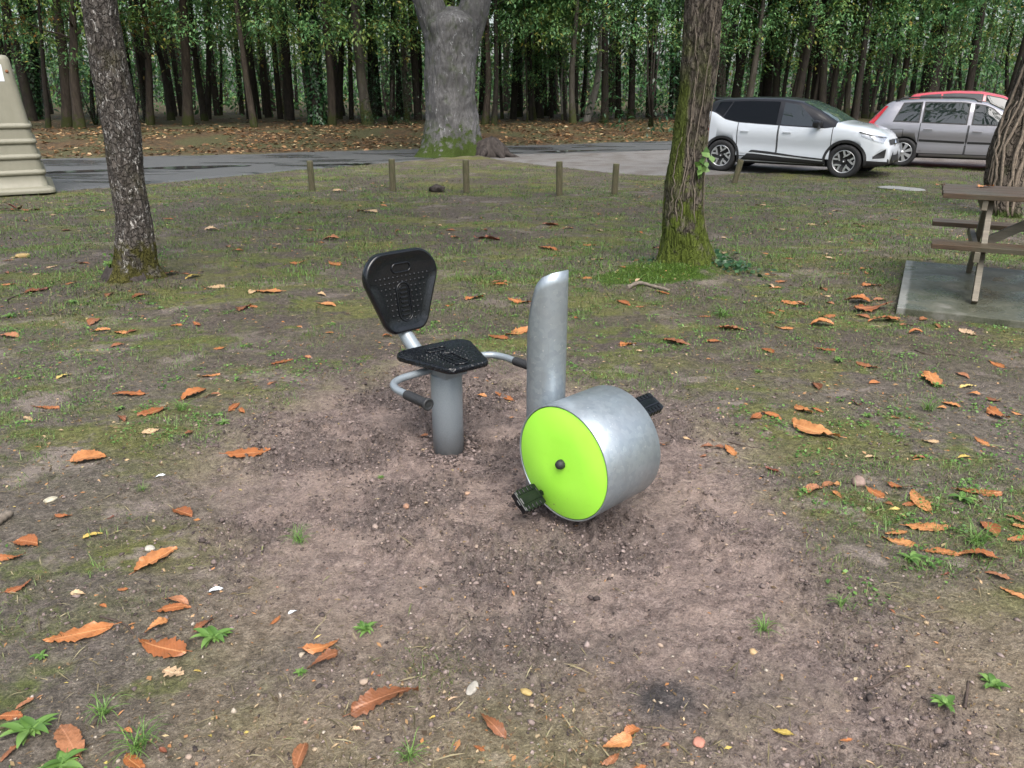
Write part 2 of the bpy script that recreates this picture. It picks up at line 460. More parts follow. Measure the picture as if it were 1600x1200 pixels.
edge = lambda X, Y, tt: 0.004 - 0.03 * (np.clip(1 - tt / 0.03, 0, 1) + np.clip((tt - 0.97) / 0.03, 0, 1)) + 0.006 * fbm(X * 1.5, Y * 1.5, o=2)
o = strip('road', road_near, road_far, -40, 60, 500, 60, edge, MAT_ROAD)
tag(o, 'grey wet asphalt lane running behind the trees', 'road', kind='structure')
t = NT('pale_gravel'); co = t.coord()
nf = t.noise(co, 55, 5, 0.75); nm = t.noise(co, 1.6, 5, 0.6)
col = t.ramp(nf, [(0.25, (0.07, 0.066, 0.063)), (0.5, (0.150, 0.144, 0.138)), (0.75, (0.25, 0.24, 0.23))])
t.set(color=t.mix(t.ramp(nm, [(0.45, 0.0), (0.65, 0.75)]), col, (0.085, 0.07, 0.058)), rough=0.85)
t.bump(nf, 0.7, 0.012)
o = strip('gravel_parking', lambda x: np.minimum(grav_near(x), road_near(x) - 0.05), lambda x: road_near(x) + 0.25, -0.85, 40, 260, 40,
          lambda X, Y, tt: -0.004 - 0.03 * np.clip(1 - tt / 0.12, 0, 1) + 0.010 * fbm(X * 2.2, Y * 2.2, o=3), t.m)
tag(o, 'pale gravel parking bay beside the asphalt lane', 'parking', kind='structure')
t = NT('puddle_water'); t.set(color=(0.035, 0.036, 0.037), rough=0.12, spec=0.5)
MAT_WATER = t.m
for i, (px, py, rx, ry) in enumerate([(135, 268, 0.9, 0.26), (305, 262, 1.2, 0.32), (540, 257, 0.9, 0.16), (905, 236, 1.2, 0.2)]):
    c = gp(px, py); mb = MB(); ang = np.linspace(0, 2 * pi, 72, endpoint=False)
    k = 1 + 0.45 * fbm(np.cos(ang) * 1.4 + i * 7, np.sin(ang) * 1.4, o=3)
    ca_, sa_ = cos(0.32), sin(0.32)
    V = [(c[0] + ca_ * rx * a * q - sa_ * ry * b * q, c[1] + sa_ * rx * a * q + ca_ * ry * b * q, 0.0125) for a, b, q in zip(np.cos(ang), np.sin(ang), k)]
    mb.add(V, [list(range(72))], 0, False)
    tag(mb.build('puddle', MAT_WATER), kind='structure')

# ------------------------------------------------------------------ the exercise bike
t = NT('galvanised_steel'); co = t.coord()
v1 = t.voro(co, 55, 1); n1 = t.noise(co, 9, 4, 0.6); n2 = t.noise(t.coord((1, 1, 0.25)), 22, 4, 0.6)
c1 = t.ramp(t.sep(v1)[0], [(0.0, (0.265, 0.310, 0.345)), (0.5, (0.295, 0.342, 0.378)), (1.0, (0.33, 0.378, 0.412))])
c2 = t.mix(t.ramp(n1, [(0.35, 0.0), (0.7, 0.45)]), c1, (0.31, 0.33, 0.345))
spot = t.ramp(t.noise(co, 70, 3, 0.6), [(0.66, 0.0), (0.72, 0.6)])
zz = t.sep(t.coord())[2]; gr = t.noise(co, 26, 5, 0.75)
low = t.math('MULTIPLY', t.ramp(t.math('ADD', zz, t.math('MULTIPLY', gr, 0.22)), [(0.15, 1.0), (0.27, 0.0)]), 0.6)
scr = t.ramp(t.noise(t.coord((6, 6, 0.5)), 14, 3, 0.5), [(0.63, 0.0), (0.68, 0.22)])
t.set(color=t.mix(low, t.mix(scr, t.mix(spot, c2, (0.55, 0.57, 0.58)), (0.24, 0.25, 0.26)), (0.16, 0.125, 0.11)), metal=0.62, rough=t.ramp(n2, [(0.3, 0.30), (0.7, 0.46)]))
t.bump(n2, 0.06, 0.002)
M_GALV = t.m
t = NT('silver_paint'); co = t.coord()
n = t.noise(co, 260, 3, 0.7); grime = t.noise(t.coord((1, 1, 0.6)), 14, 5, 0.7)
zz = t.sep(t.coord())[2]
low = t.math('MULTIPLY', t.ramp(t.math('ADD', zz, t.math('MULTIPLY', grime, 0.16)), [(0.06, 1.0), (0.20, 0.0)]), 0.55)
t.set(color=t.mix(low, t.ramp(n, [(0.3, (0.215, 0.25, 0.278)), (0.7, (0.28, 0.322, 0.355))]), (0.13, 0.11, 0.095)), metal=0.35, rough=0.40)
t.bump(n, 0.12, 0.001)
M_SILVER = t.m
t = NT('black_moulded_plastic'); co = t.coord()
n = t.noise(co, 60, 4, 0.6)
t.set(color=(0.005, 0.006, 0.008), rough=t.ramp(n, [(0.35, 0.08), (0.7, 0.20)]), spec=0.45)
t.bump(n, 0.05, 0.002)
M_BLACK = t.m
t = NT('black_wet_plastic'); co = t.coord()
n = t.noise(co, 75, 3, 0.55); dr = t.voro(co, 95, 0, 'SMOOTH_F1')
t.set(color=(0.005, 0.006, 0.008), rough=t.ramp(n, [(0.4, 0.10), (0.65, 0.28)]), spec=0.40)
t.bump(t.math('ADD', n, t.math('MULTIPLY', dr, 0.9)), 0.75, 0.006)
M_WET = t.m
M_RUBBER = plain('black_rubber', (0.017, 0.018, 0.020), 0.6, bump=0.3, nscale=200)
t = NT('lime_green_panel'); co = t.coord()
n = t.noise(co, 6, 4); n2 = t.noise(co, 40, 4, 0.7)
zz = t.sep(t.coord())[2]; sp_ = t.noise(co, 85, 4, 0.7)
mud = t.ramp(t.math('SUBTRACT', sp_, t.math('MULTIPLY', zz, 0.75)), [(0.56, 0.0), (0.60, 0.75)])
t.set(color=t.mix(t.ramp(n2, [(0.60, 0.0), (0.75, 0.18)]), t.ramp(n, [(0.3, (0.35, 0.80, 0.060)), (0.7, (0.39, 0.85, 0.075))]), (0.26, 0.55, 0.05)), rough=0.42, spec=0.4)
lime_c = t.b.inputs['Base Color'].links[0].from_socket
t.set(color=t.mix(mud, lime_c, (0.15, 0.115, 0.10)))
t.bump(t.noise(co, 220, 2), 0.06, 0.001)
M_LIME = t.m

BIKE_RZ = atan2(-.7288, .6848)
bike = empty('exercise_bike', (SEAT_P[0], SEAT_P[1], 0.0), BIKE_RZ)
tag(bike, 'outdoor exercise bike with black seat, silver posts and lime green pedal drum in bare dirt', 'exercise bike')
# local axes: x forward (to the drum), y to the rider's left, z up
mb = MB()
mb.lathe([(0.0, -0.25), (0.078, -0.25), (0.078, 0.395), (0.076, 0.40), (0.0, 0.40)], 56)
mb.box((0.0, 0, 0.432), (0.16, 0.14, 0.07), bev=0.006)
mb.build('seat_post', M_SILVER, bike)

def pad_outline(L, wa, wb, r, n=132, bulge=0.012):
    """rounded trapezoid: half-width wa at u=+L/2, wb at u=-L/2"""
    P = [(L / 2, wa), (-L / 2, wb), (-L / 2, -wb), (L / 2, -wa)]
    out = []
    rr = [r * 1.25, r * 0.8, r * 0.8, r * 1.25]
    for i in range(4):
        p, a, b = Vector(P[i]), Vector(P[i - 1]), Vector(P[(i + 1) % 4])
        da, db = (a - p).normalized(), (b - p).normalized()
        half = da.angle(db) / 2; k = rr[i] / tan(half)
        s, e = p + da * k, p + db * k
        c = p + (da + db).normalized() * (rr[i] / sin(half))
        a0, a1 = atan2(s.y - c.y, s.x - c.x), atan2(e.y - c.y, e.x - c.x)
        if a1 < a0: a1 += 2 * pi
        if a1 - a0 > pi: a1 -= 2 * pi
        for q in np.linspace(0, 1, 14):
            an = a0 + (a1 - a0) * q
            out.append((c.x + rr[i] * cos(an), c.y + rr[i] * sin(an)))
    out = np.array(out + out[:1]); seg = np.r_[0, np.cumsum(np.hypot(*np.diff(out, axis=0).T))]
    s = np.linspace(0, seg[-1], n, endpoint=False)
    pts = np.stack([np.interp(s, seg, out[:, 0]), np.interp(s, seg, out[:, 1])], 1)
    u = pts[:, 0] / (L / 2); v = np.clip(np.abs(pts[:, 1]) / max(wa, wb), 0, 1)
    pts[:, 0] += np.sign(pts[:, 0]) * bulge * np.clip(np.abs(u), 0, 1) ** 6 * (1 - v ** 2)
    return pts
def pad(L, wa, wb, thick, r=0.05, relief=True, mat_fn=None):
    """moulded pad in local (u, v, w): w is the face normal"""
    mb = MB(); O = pad_outline(L, wa, wb, r); c = np.array([0.0, 0.0]); R = np.hypot(*O.T)
    rings = []
    def ring(inset, w):
        k = 1 - inset / R
        return [(x * q, y * q, w) for (x, y), q in zip(O, k)]
    t2 = thick
    rings += [[(0, 0, -0.002)] * len(O), ring(0.02, -0.002), ring(0.004, 0.0), ring(0.0, 0.006), ring(0.0, t2 * 0.6), ring(0.003, t2 * 0.86), ring(0.009, t2), ring(0.017, t2 * 0.98), ring(0.030, t2 * 0.80)]
    for q in (0.75, 0.5, 0.25, 0.0):
        rings.append([(x * (1 - .030 / rr_) * q, y * (1 - .030 / rr_) * q, t2 * (0.80 - 0.22 * (1 - q * q))) for (x, y), rr_ in zip(O, R)])
    mb.grid(rings, close_v=True)
    def wz(u, v):
        q = min(1, hypot(u / (L / 2), v / (wa * 0.9)))
        return t2 * (0.80 - 0.22 * (1 - q * q))
    def dot(u, v, rad, h):
        n = 8; z0 = wz(u, v) - 0.001; P = []
        for rr_, hh in ((1, 0), (0.85, 0.6), (0.45, 0.95), (0.01, 1)):
            P.append([(u + rad * rr_ * cos(2 * pi * k / n), v + rad * rr_ * sin(2 * pi * k / n), z0 + h * hh) for k in range(n)])
        mb.grid(P, close_v=True)
    def loop(cu, cv, a, b, rad, h):
        """raised stadium outline, long side along u (a) or v (b)"""
        pts = []; s = abs(a - b); e = min(a, b)
        for k in range(49):
            an = 2 * pi * k / 48
            pu, pv = e * cos(an), e * sin(an)
            if a > b: pu += (a - b) * (1 if pu > 0 else -1) if abs(pu) > 1e-6 else 0
            else: pv += (b - a) * (1 if pv > 0 else -1) if abs(pv) > 1e-6 else 0
            pts.append((cu + pu, cv + pv, wz(cu + pu, cv + pv) + h * 0.35))
        mb.tube(pts, rad, 6, caps=False)
    if relief:
        us_ = np.linspace(-L * 0.36, L * 0.20, 9)
        for u in us_:
            wmax = (wb + (wa - wb) * (u / L + 0.5)) - 0.065
            for v in np.arange(-0.156, 0.157, 0.026):
                if abs(v) > wmax or (abs(v) < 0.045 and u < L * 0.10 and u > -L * 0.36): continue
                dot(u, v, 0.0062, 0.0062)
        loop(-L * 0.13, 0, 0.098, 0.040, 0.0042, 0.008)
        loop(-L * 0.13, 0, 0.086, 0.028, 0.0022, 0.004)
        for k in range(7):
            u = -L * 0.13 + (k - 3) * 0.0225
            mb.bar((u, -0.021, wz(u, 0) + 0.001), (u, 0.021, wz(u, 0) + 0.001), 0.010, 0.010, 0.002)
        loop(L * 0.31, 0, 0.022, 0.055, 0.0045, 0.008)
    return mb
# seat pan: wide at the back, narrow in front
pm = pad(0.370, 0.232, 0.112, 0.029, 0.05)
pv = np.array(pm.v)
a = radians(7)
u, v, w = pv[:, 0], pv[:, 1], pv[:, 2]
x0, y0 = -u, v                       # wide end (u+) to the back
X = x0 * cos(a) + y0 * sin(a) + 0.022; Y = -x0 * sin(a) + y0 * cos(a) + 0.0
pm.v = [tuple(q) for q in np.stack([X, Y, 0.472 + w + 0.03 * X * 0], 1)]
pm.build('seat', M_WET, bike)
# backrest: wide at the top; face looks forward
pm = pad(0.392, 0.270, 0.118, 0.040, 0.088)
pv = np.array(pm.v); u, v, w = pv.T
lean = radians(7)
bx = -0.352 + w * cos(lean) - u * sin(lean)
bz = 0.745 + u * cos(lean) + w * sin(lean)
pm.v = [tuple(q) for q in np.stack([bx, v, bz], 1)]
back = pm.build('backrest', M_BLACK, bike)
mb = MB()
mb.tube(smooth_path([(-0.01, 0, 0.408), (-0.12, 0, 0.412), (-0.20, 0, 0.432), (-0.275, 0, 0.480), (-0.352, 0, 0.550), (-0.408, 0, 0.64), (-0.425, 0, 0.76)], 8), 0.037, 20)
mb.box((-0.378, 0, 0.74), (0.03, 0.14, 0.16), Matrix.Rotation(-lean, 3, 'Y'), 0.004)
mb.build('back_tube', M_SILVER, bike)
for s in (-1, 1):
    hb = MB()
    pts = smooth_path([(-0.04, s * 0.03, 0.418), (-0.04, s * 0.16, 0.420), (-0.036, s * 0.245, 0.420), (-0.008, s * 0.305, 0.418), (0.05, s * 0.333, 0.416), (0.13, s * 0.337, 0.415), (0.285, s * 0.337, 0.413)], 8)
    hb.tube(pts, 0.0175, 16)
    h = hb.build('handle_bar', M_SILVER, bike)
    gb = MB()
    gx0, gx1 = 0.135, 0.300
    prof = [(0.0, gx0), (0.021, gx0), (0.0225, gx0 + 0.004)]
    for k in range(14):
        xx = gx0 + 0.01 + k * 0.0098
        prof += [(0.0225, xx), (0.0212, xx + 0.003), (0.0212, xx + 0.0055), (0.0225, xx + 0.0085)]
    prof += [(0.0225, gx1 - 0.016), (0.027, gx1 - 0.014), (0.0285, gx1 - 0.008), (0.0275, gx1), (0.021, gx1 + 0.002), (0.019, gx1 - 0.001), (0.008, gx1 + 0.001), (0.0, gx1 + 0.001)]
    gb.lathe(prof, 28, 'X', (0, s * 0.337, 0.414))
    gb.build('grip', M_RUBBER, h)
# galvanised column with a curved cut at the top (cut face looks at the rider)
TX, TR = 0.685, 0.083
cutx = np.array([-0.083, -0.060, -0.029, -0.010, 0.0135, 0.037, 0.070, 0.083])
cutz = np.array([0.585, 0.700, 0.836, 0.907, 0.975, 1.007, 1.027, 1.031])
mb = MB(); P = []; nseg = 96
an = np.linspace(0, 2 * pi, nseg, endpoint=False)
top = np.interp(TR * np.cos(an), cutx, cutz)
for rr, inner in ((TR, False), (TR - 0.004, True)):
    rows = []
    for q in np.linspace(0, 1, 26):
        rows.append(np.stack([TX + rr * np.cos(an), rr * np.sin(an), -0.25 + (top + 0.25) * q], 1))
    P += rows if not inner else rows[::-1][:3]
mb.grid(np.array(P), close_v=True)
column = mb.build('column', M_GALV, bike)
mb = MB(); rows = []
for xx in np.linspace(-0.0785, 0.0785, 30):
    hw = sqrt(max(1e-9, 0.0788 ** 2 - xx ** 2)); z = np.interp(xx, cutx, cutz) - 0.006
    rows.append([(TX + xx, vv * hw, z) for vv in np.linspace(-1, 1, 7)])
mb.grid(rows)
mb.build('end_plate', M_GALV, column)
# drum
DX, DZ, DR, DL = 0.936, 0.300, 0.244, 0.326
mb = MB(); h = DL / 2
mb.lathe([(DR - 0.006, -h + 0.012), (DR - 0.006, -h + 0.001), (DR - 0.005, -h), (DR - 0.001, -h), (DR, -h + 0.001), (DR, h - 0.001), (DR - 0.001, h), (DR - 0.005, h), (DR - 0.006, h - 0.001), (DR - 0.006, h - 0.012), (DR - 0.03, h - 0.02), (DR - 0.03, -h + 0.02), (DR - 0.006, -h + 0.012)], 128, 'Y', (DX, 0, DZ))
drum = mb.build('drum', M_GALV, bike)
for s, ang in ((-1, radians(238)), (1, radians(58))):      # s=-1: rider's right, facing the camera
    mb = MB(); yb = s * h
    mb.lathe([(0.0, yb - s * 0.012), (DR - 0.010, yb - s * 0.012), (DR - 0.0085, yb - s * 0.009), (DR - 0.0085, yb - s * 0.004), (DR - 0.011, yb - s * 0.002), (0.10, yb - s * 0.0015), (0.0, yb - s * 0.0015)], 128, 'Y', (DX, 0, DZ))
    disc = mb.build('disc', M_LIME, bike)
    mb = MB()
    mb.lathe([(0.019, yb - s * 0.003), (0.020, yb + s * 0.002), (0.0195, yb + s * 0.012), (0.015, yb + s * 0.022), (0.008, yb + s * 0.0265), (0.0, yb + s * 0.0275)], 28, 'Y', (DX, 0, DZ))
    mb.build('hub_cap', M_RUBBER, disc)
    # pedal: spindle, two tread blocks either side, end plates
    pr = 0.205
    cx, cz = DX + pr * cos(ang), DZ + pr * sin(ang)
    mb = MB(); y0 = yb - s * 0.004
    tilt = Matrix.Rotation(radians(38 if s < 0 else 28), 3, 'Y'); KP = 1.10 if s < 0 else 1.05
    def pt(a, b, c): return Vector((cx, 0, cz)) + tilt @ Vector((a * KP, 0, c * KP)) + Vector((0, y0 + s * b * KP, 0))
    mb.tube([pt(0, 0, 0), pt(0, 0.028, 0), pt(0, 0.11, 0)], 0.0085, 14)
    mb.tube([pt(0, 0.004, 0), pt(0, 0.016, 0)], 0.014, 6, smooth=False)
    mb.box(pt(0, 0.072, 0), tuple(KP * q_ for q_ in (0.034, 0.094, 0.030)), tilt, 0.006)
    for q in (-1, 1):
        mb.box(pt(q * 0.033, 0.072, 0), tuple(KP * q_ for q_ in (0.022, 0.100, 0.030)), tilt, 0.006)
        for k in range(5): mb.box(pt(q * 0.0425, 0.036 + k * 0.018, 0), tuple(KP * q_ for q_ in (0.008, 0.009, 0.024)), tilt, 0.002)
        for zq in (-1, 1):
            for k in range(4): mb.box(pt(q * 0.033, 0.042 + k * 0.020, zq * 0.0155), tuple(KP * q_ for q_ in (0.016, 0.010, 0.006)), tilt, 0.0015)
    mb.box(pt(0, 0.072, 0), tuple(KP * q_ for q_ in (0.074, 0.092, 0.021)), tilt, 0.004)
    for yy in (0.024, 0.121):
        mb.box(pt(0, yy, 0), tuple(KP * q_ for q_ in (0.084, 0.010, 0.028)), tilt, 0.004)
    mb.box(pt(0, 0.1275, 0), tuple(KP * q_ for q_ in (0.026, 0.008, 0.020)), tilt, 0.003)
    mb.build('pedal', M_BLACK, bike)

# ------------------------------------------------------------------ recycling container at the left edge
t = NT('beige_plastic'); co = t.coord()
n = t.noise(co, 3.5, 5, 0.65); str_ = t.noise(t.coord((3, 3, 0.35)), 5, 5, 0.7)
c = t.ramp(n, [(0.3, (0.185, 0.177, 0.132)), (0.7, (0.225, 0.217, 0.165))])
t.set(color=t.mix(t.ramp(str_, [(0.5, 0.0), (0.72, 0.42)]), c, (0.165, 0.155, 0.11)), rough=0.5)
M_BEIGE = t.m
M_STICK = plain('white_sticker', (0.60, 0.63, 0.66), 0.35, var=0.03)
M_STICKB = plain('blue_sticker_print', (0.30, 0.40, 0.52), 0.4)
M_RUST = plain('rust', (0.22, 0.09, 0.04), 0.8)
bx0, by0 = -9.46, 14.14
binr = empty('recycling_container', (bx0, by0, 0.0), radians(31))
tag(binr, 'beige plastic recycling container with ribbed sloping sides at the left edge', 'container')
def sq_ring(hw, z, r=0.10, n=10):
    out = []
    for cx_, cy_, a0 in ((hw - r, hw - r, 0), (-hw + r, hw - r, pi / 2), (-hw + r, -hw + r, pi), (hw - r, -hw + r, 3 * pi / 2)):
        for k in range(n):
            a = a0 + pi / 2 * k / (n - 1)
            out.append((cx_ + r * cos(a), cy_ + r * sin(a), z))
    return out
Zt, hb_, ht_ = 2.24, 1.00, 0.80
def hwz(z): return hb_ + (ht_ - hb_) * z / Zt
mb = MB()
prof = [(hb_ + 0.085, 0.02), (hb_ + 0.09, 0.05), (hb_ + 0.08, 0.09), (hb_ + 0.02, 0.115), (hwz(0.13), 0.13)]
for zr in (0.36, 0.62, 0.87, 1.12):
    prof += [(hwz(zr - 0.055), zr - 0.055), (hwz(zr - 0.04), zr - 0.042), (hwz(zr) + 0.022, zr - 0.036), (hwz(zr) + 0.032, zr - 0.018), (hwz(zr) + 0.032, zr + 0.012), (hwz(zr) + 0.020, zr + 0.032), (hwz(zr + 0.04), zr + 0.042), (hwz(zr + 0.055), zr + 0.055), (hwz(zr + 0.10), zr + 0.10)]
prof += [(hwz(1.5), 1.5), (hwz(1.9), 1.9), (hwz(2.16), 2.16), (hwz(2.2) - 0.012, 2.205), (hwz(2.22) - 0.04, 2.235), (hwz(2.22) - 0.10, 2.245), (0.11, 2.26)]
mb.grid([sq_ring(hw, z, min(0.11, hw * 0.95)) for hw, z in prof] , close_v=True)
mb.add(sq_ring(0.11, 2.26, 0.10), [list(range(40))])
mb.build('body', M_BEIGE, binr)
sl = atan2(hb_ - ht_, Zt)
def face_pt(x, z, off): return (x, -(hwz(z) + off), z)
def face_sheet(x0, x1, z0, z1, off, mat, name, parent):
    mb = MB()
    A = [face_pt(x0, z0, off), face_pt(x1, z0, off), face_pt(x1, z1, off), face_pt(x0, z1, off)]
    B = [(p[0], p[1] + 0.004, p[2]) for p in A]
    mb.add(A + B, [[0, 1, 2, 3], [0, 4, 5, 1], [1, 5, 6, 2], [2, 6, 7, 3], [3, 7, 4, 0]], 0, False)
    return mb.build(name, mat, parent)
stk = face_sheet(-0.06, 0.675, 1.83, 2.09, 0.004, M_STICK, 'sticker', binr)
mb = MB()                                            # printed letters on the sticker: the last one reads as a bold A
for x0_ in (0.475,):
    for sgn in (-1, 1):
        A = [(x0_ + sgn * 0.115, 1.875), (x0_ + sgn * 0.06, 1.875), (x0_ - sgn * 0.0, 2.05), (x0_ + sgn * 0.045, 2.05)]
        q = [face_pt(a, b, 0.0065) for a, b in A]
        mb.add(q, [[0, 1, 2, 3]], 0, False)
    q = [face_pt(a, b, 0.0085) for a, b in ((x0_ - 0.06, 1.925), (x0_ + 0.06, 1.925), (x0_ + 0.045, 1.957), (x0_ - 0.045, 1.957))]
    mb.add(q, [[0, 1, 2, 3]], 0, False)
mb.build('sticker_print', M_STICKB, stk, recalc=False)
mb = MB(); c = face_pt(0.735, 1.985, 0.0)
mb.lathe([(0.026, 0.0), (0.026, -0.008), (0.012, -0.016), (0.0, -0.016)], 14, 'Y', c)
mb.build('rivet', M_RUST, binr)

# ------------------------------------------------------------------ bollards
t = NT('bollard_wood'); co = t.coord()
n = t.noise(t.coord((14, 14, 1.2)), 6, 5, 0.65); n2 = t.noise(co, 9, 4)
c = t.ramp(n, [(0.3, (0.045, 0.038, 0.020)), (0.7, (0.135, 0.118, 0.068))])
t.set(color=t.mix(t.ramp(n2, [(0.45, 0.0), (0.65, 0.6)]), c, (0.065, 0.075, 0.028)), rough=0.85)
t.bump(n, 0.6, 0.006)
M_BOLL = t.m
M_BOLLTOP = plain('bollard_end_grain', (0.17, 0.15, 0.10), 0.85, var=0.35, nscale=40)
for i, (px, py, hh, tilt, lab) in enumerate([
    (488, 298, .53, 0.0, 'round wooden bollard farthest left of the row before the road'),
    (614, 299, .56, 0.6, 'mossy wooden bollard left of the big grey trunk, second from the left'),
    (729, 301, .57, -0.6, 'wooden bollard standing right in front of the big grey trunk'),
    (874, 305, .58, -1.2, 'wooden bollard at the corner of the pale gravel, right of the big trunk'),
    (960, 302, .53, 1.2, 'dark wooden bollard nearest to the left of the mossy tree'),
    (1147, 286, .47, 11.0, 'leaning wooden bollard in front of the white car')]):
    p = gp(px, py); r = empty('wooden_bollard', (p[0], p[1], g1(p[0], p[1]) - 0.02), 0.7 * i)
    r.rotation_euler = (0, radians(tilt), 0)
    tag(r, lab, 'bollard', 'low wooden bollards along the road')
    mb = MB(); rad = 0.056; rows = []
    for z in np.linspace(-0.2, hh, 14):
        an = np.linspace(0, 2 * pi, 28, endpoint=False)
        rr = rad * (1 + 0.05 * fbm(np.cos(an) * 3 + i * 5, np.sin(an) * 3, np.full(28, z * 2.0)))
        rows.append(np.stack([rr * np.cos(an), rr * np.sin(an), np.full(28, z)], 1))
    an = np.linspace(0, 2 * pi, 28, endpoint=False)
    rows.append(np.stack([rad * .9 * np.cos(an), rad * .9 * np.sin(an), np.full(28, hh + 0.010)], 1))
    mb.grid(rows, close_v=True)
    mb.build('post', M_BOLL, r)
    mb = MB(); mb.add(rows[-1] + np.array([0, 0, 0.0005]), [list(range(28))], 0, False); mb.build('end_grain', M_BOLLTOP, r, recalc=False)

# ------------------------------------------------------------------ picnic table on its slab
AX, BX = np.array([.888, -.46]), np.array([.46, .888])
def ab(a, b): return AX * a + BX * b
t = NT('wet_mossy_concrete'); co = t.coord()
n = t.noise(co, 3.0, 5, 0.6); n2 = t.noise(co, 60, 4, 0.7)
c = t.ramp(n, [(0.40, (0.030, 0.036, 0.018)), (0.56, (0.066, 0.070, 0.043)), (0.72, (0.19, 0.185, 0.165))])
t.set(color=t.mix(0.35, c, t.ramp(n2, [(0.3, (0.03, 0.034, 0.022)), (0.7, (0.17, 0.17, 0.15))])), rough=t.ramp(n, [(0.42, 0.22), (0.62, 0.6)]), spec=0.4)
ed_ = t.math('MULTIPLY', t.ramp(t.math('MULTIPLY', t.math('ADD', t.math('ABSOLUTE', t.sep(co)[0]), t.math('MULTIPLY', n, 0.06)), 0.8333), [(0.971, 0.0), (0.991, 1.0)]), 0.7)
slab_c = t.b.inputs['Base Color'].links[0].from_socket
t.set(color=t.mix(ed_, slab_c, (0.24, 0.24, 0.225)))
t.bump(n2, 0.15, 0.004)
M_SLAB = t.m
mb = MB(); cc = ab(1.2, 7.9)
mb.box((0, 0, -0.06), (2.42, 2.10, 0.20), bev=0.008)
so = mb.build('concrete_slab', M_SLAB); so.location = (cc[0], cc[1], 0.0); so.rotation_euler = (0, 0, atan2(AX[1], AX[0]))
tag(so, 'wet mossy concrete slab under the picnic table', 'slab')
def wood_mat(name, lo, hi, rough=0.5):
    t = NT(name); co = t.coord()
    n = t.noise(t.coord((1.2, 16, 16)), 4, 6, 0.65, 0.4); n2 = t.noise(co, 2.5, 4)
    c = t.ramp(n, [(0.3, lo), (0.7, hi)])
    t.set(color=t.mix(t.ramp(n2, [(0.45, 0.0), (0.7, 0.5)]), c, (0.055, 0.062, 0.04)), rough=rough)
    t.bump(n, 0.35, 0.004)
    return t.m
M_PLANK = wood_mat('wet_table_planks', (0.030, 0.020, 0.013), (0.088, 0.056, 0.032), 0.45)
M_LEG = wood_mat('table_frame_wood', (0.085, 0.070, 0.050), (0.19, 0.165, 0.125), 0.6)
tb = empty('picnic_table', (ab(1.2, 7.97)[0], ab(1.2, 7.97)[1], 0.04), atan2(AX[1], AX[0]))
tag(tb, 'wet wooden picnic table with side benches at the right edge', 'picnic table')
def TL(a, b, z): return (a - 1.2, b - 7.97, z - 0.04)
top = MB()
for k in range(4):
    b0 = 7.60 + k * 0.20
    top.box(TL(1.19, b0 + 0.095, 0.862), (2.02 + 0.01 * (k % 2), 0.187, 0.044), bev=0.004)
top.build('tabletop', M_PLANK, tb)
for b0, nm in ((7.32, 'bench'), (8.62, 'bench')):
    bn = MB()
    for k in range(2): bn.box(TL(1.18, b0 + 0.065 + k * 0.137, 0.478), (2.04, 0.128, 0.042), bev=0.004)
    bn.build(nm, M_PLANK, tb)
for a in (0.55, 1.85):
    for f_, tp in (((7.262), 7.80), ((8.62), 8.14)):
        lg = MB(); lg.bar(TL(a, f_, 0.045), TL(a, tp, 0.815), 0.095, 0.045, 0.004, up=(1, 0, 0)); lg.build('leg', M_LEG, tb)
    cr = MB(); cr.bar(TL(a - 0.047, 7.30, 0.415), TL(a - 0.047, 8.90, 0.415), 0.042, 0.085, 0.004)
    cr.build('crossbar', M_LEG, tb)
    cr = MB(); cr.bar(TL(a - 0.047, 7.62, 0.795), TL(a - 0.047, 8.36, 0.795), 0.042, 0.085, 0.004)
    cr.build('crossbar', M_LEG, tb)
    s = 1 if a < 1 else -1
    br = MB(); br.bar(TL(a + s * 0.02, 7.97, 0.43), TL(a + s * 0.60, 7.97, 0.80), 0.042, 0.08, 0.004); br.build('brace', M_LEG, tb)

# ------------------------------------------------------------------ cars
def paint(name, c, metal=0.0, rough=0.32):
    t = NT(name); co = t.coord(); n = t.noise(co, 2.5, 4); zz = t.sep(co)[2]
    dirt = t.math('MULTIPLY', t.ramp(t.math('ADD', zz, t.math('MULTIPLY', n, 0.25)), [(0.40, 0.55), (0.70, 0.0)]), 0.6)
    t.set(color=t.mix(dirt, c, tuple(x * 0.6 + 0.03 for x in c)), metal=metal, rough=rough, coat=0.35 if max(c) < 0.05 else 1.0, coat_rough=0.04, spec=0.25 if max(c) < 0.05 else 0.5)
    return t.m
P_WHITE = paint('pearl_white_paint', (0.60, 0.635, 0.68))
P_GREY = paint('grey_paint', (0.29, 0.285, 0.31), 0.5, 0.35)
P_RED = paint('red_paint', (0.42, 0.035, 0.05))
P_BLACK = paint('black_paint', (0.012, 0.012, 0.014))
M_TRIM = plain('car_black_plastic', (0.018, 0.018, 0.019), 0.55)
M_SEAM = plain('panel_gap', (0.02, 0.02, 0.022), 0.7)
M_CHROME = plain('chrome', (0.75, 0.76, 0.78), 0.12, 1.0, var=0.02)
M_SILV = plain('silver_plastic', (0.52, 0.54, 0.56), 0.35, 0.1, var=0.03)
M_TYRE = plain('tyre_rubber', (0.016, 0.016, 0.017), 0.75, bump=0.3, nscale=80)
M_ALLOY = plain('alloy', (0.62, 0.63, 0.65), 0.28, 0.7, var=0.03)
M_TAIL = plain('red_lamp_glass', (0.45, 0.012, 0.02), 0.12, coat=1.0)
M_LAMP = plain('headlamp_glass', (0.42, 0.44, 0.47), 0.08, 0.35, coat=1.0, var=0.35, nscale=14)
def glass(name, c, sp=0.5):
    t = NT(name); t.set(color=c, rough=0.02, spec=sp); return t.m
G_DARK = glass('tinted_window_glass', (0.002, 0.003, 0.004), 0.2)
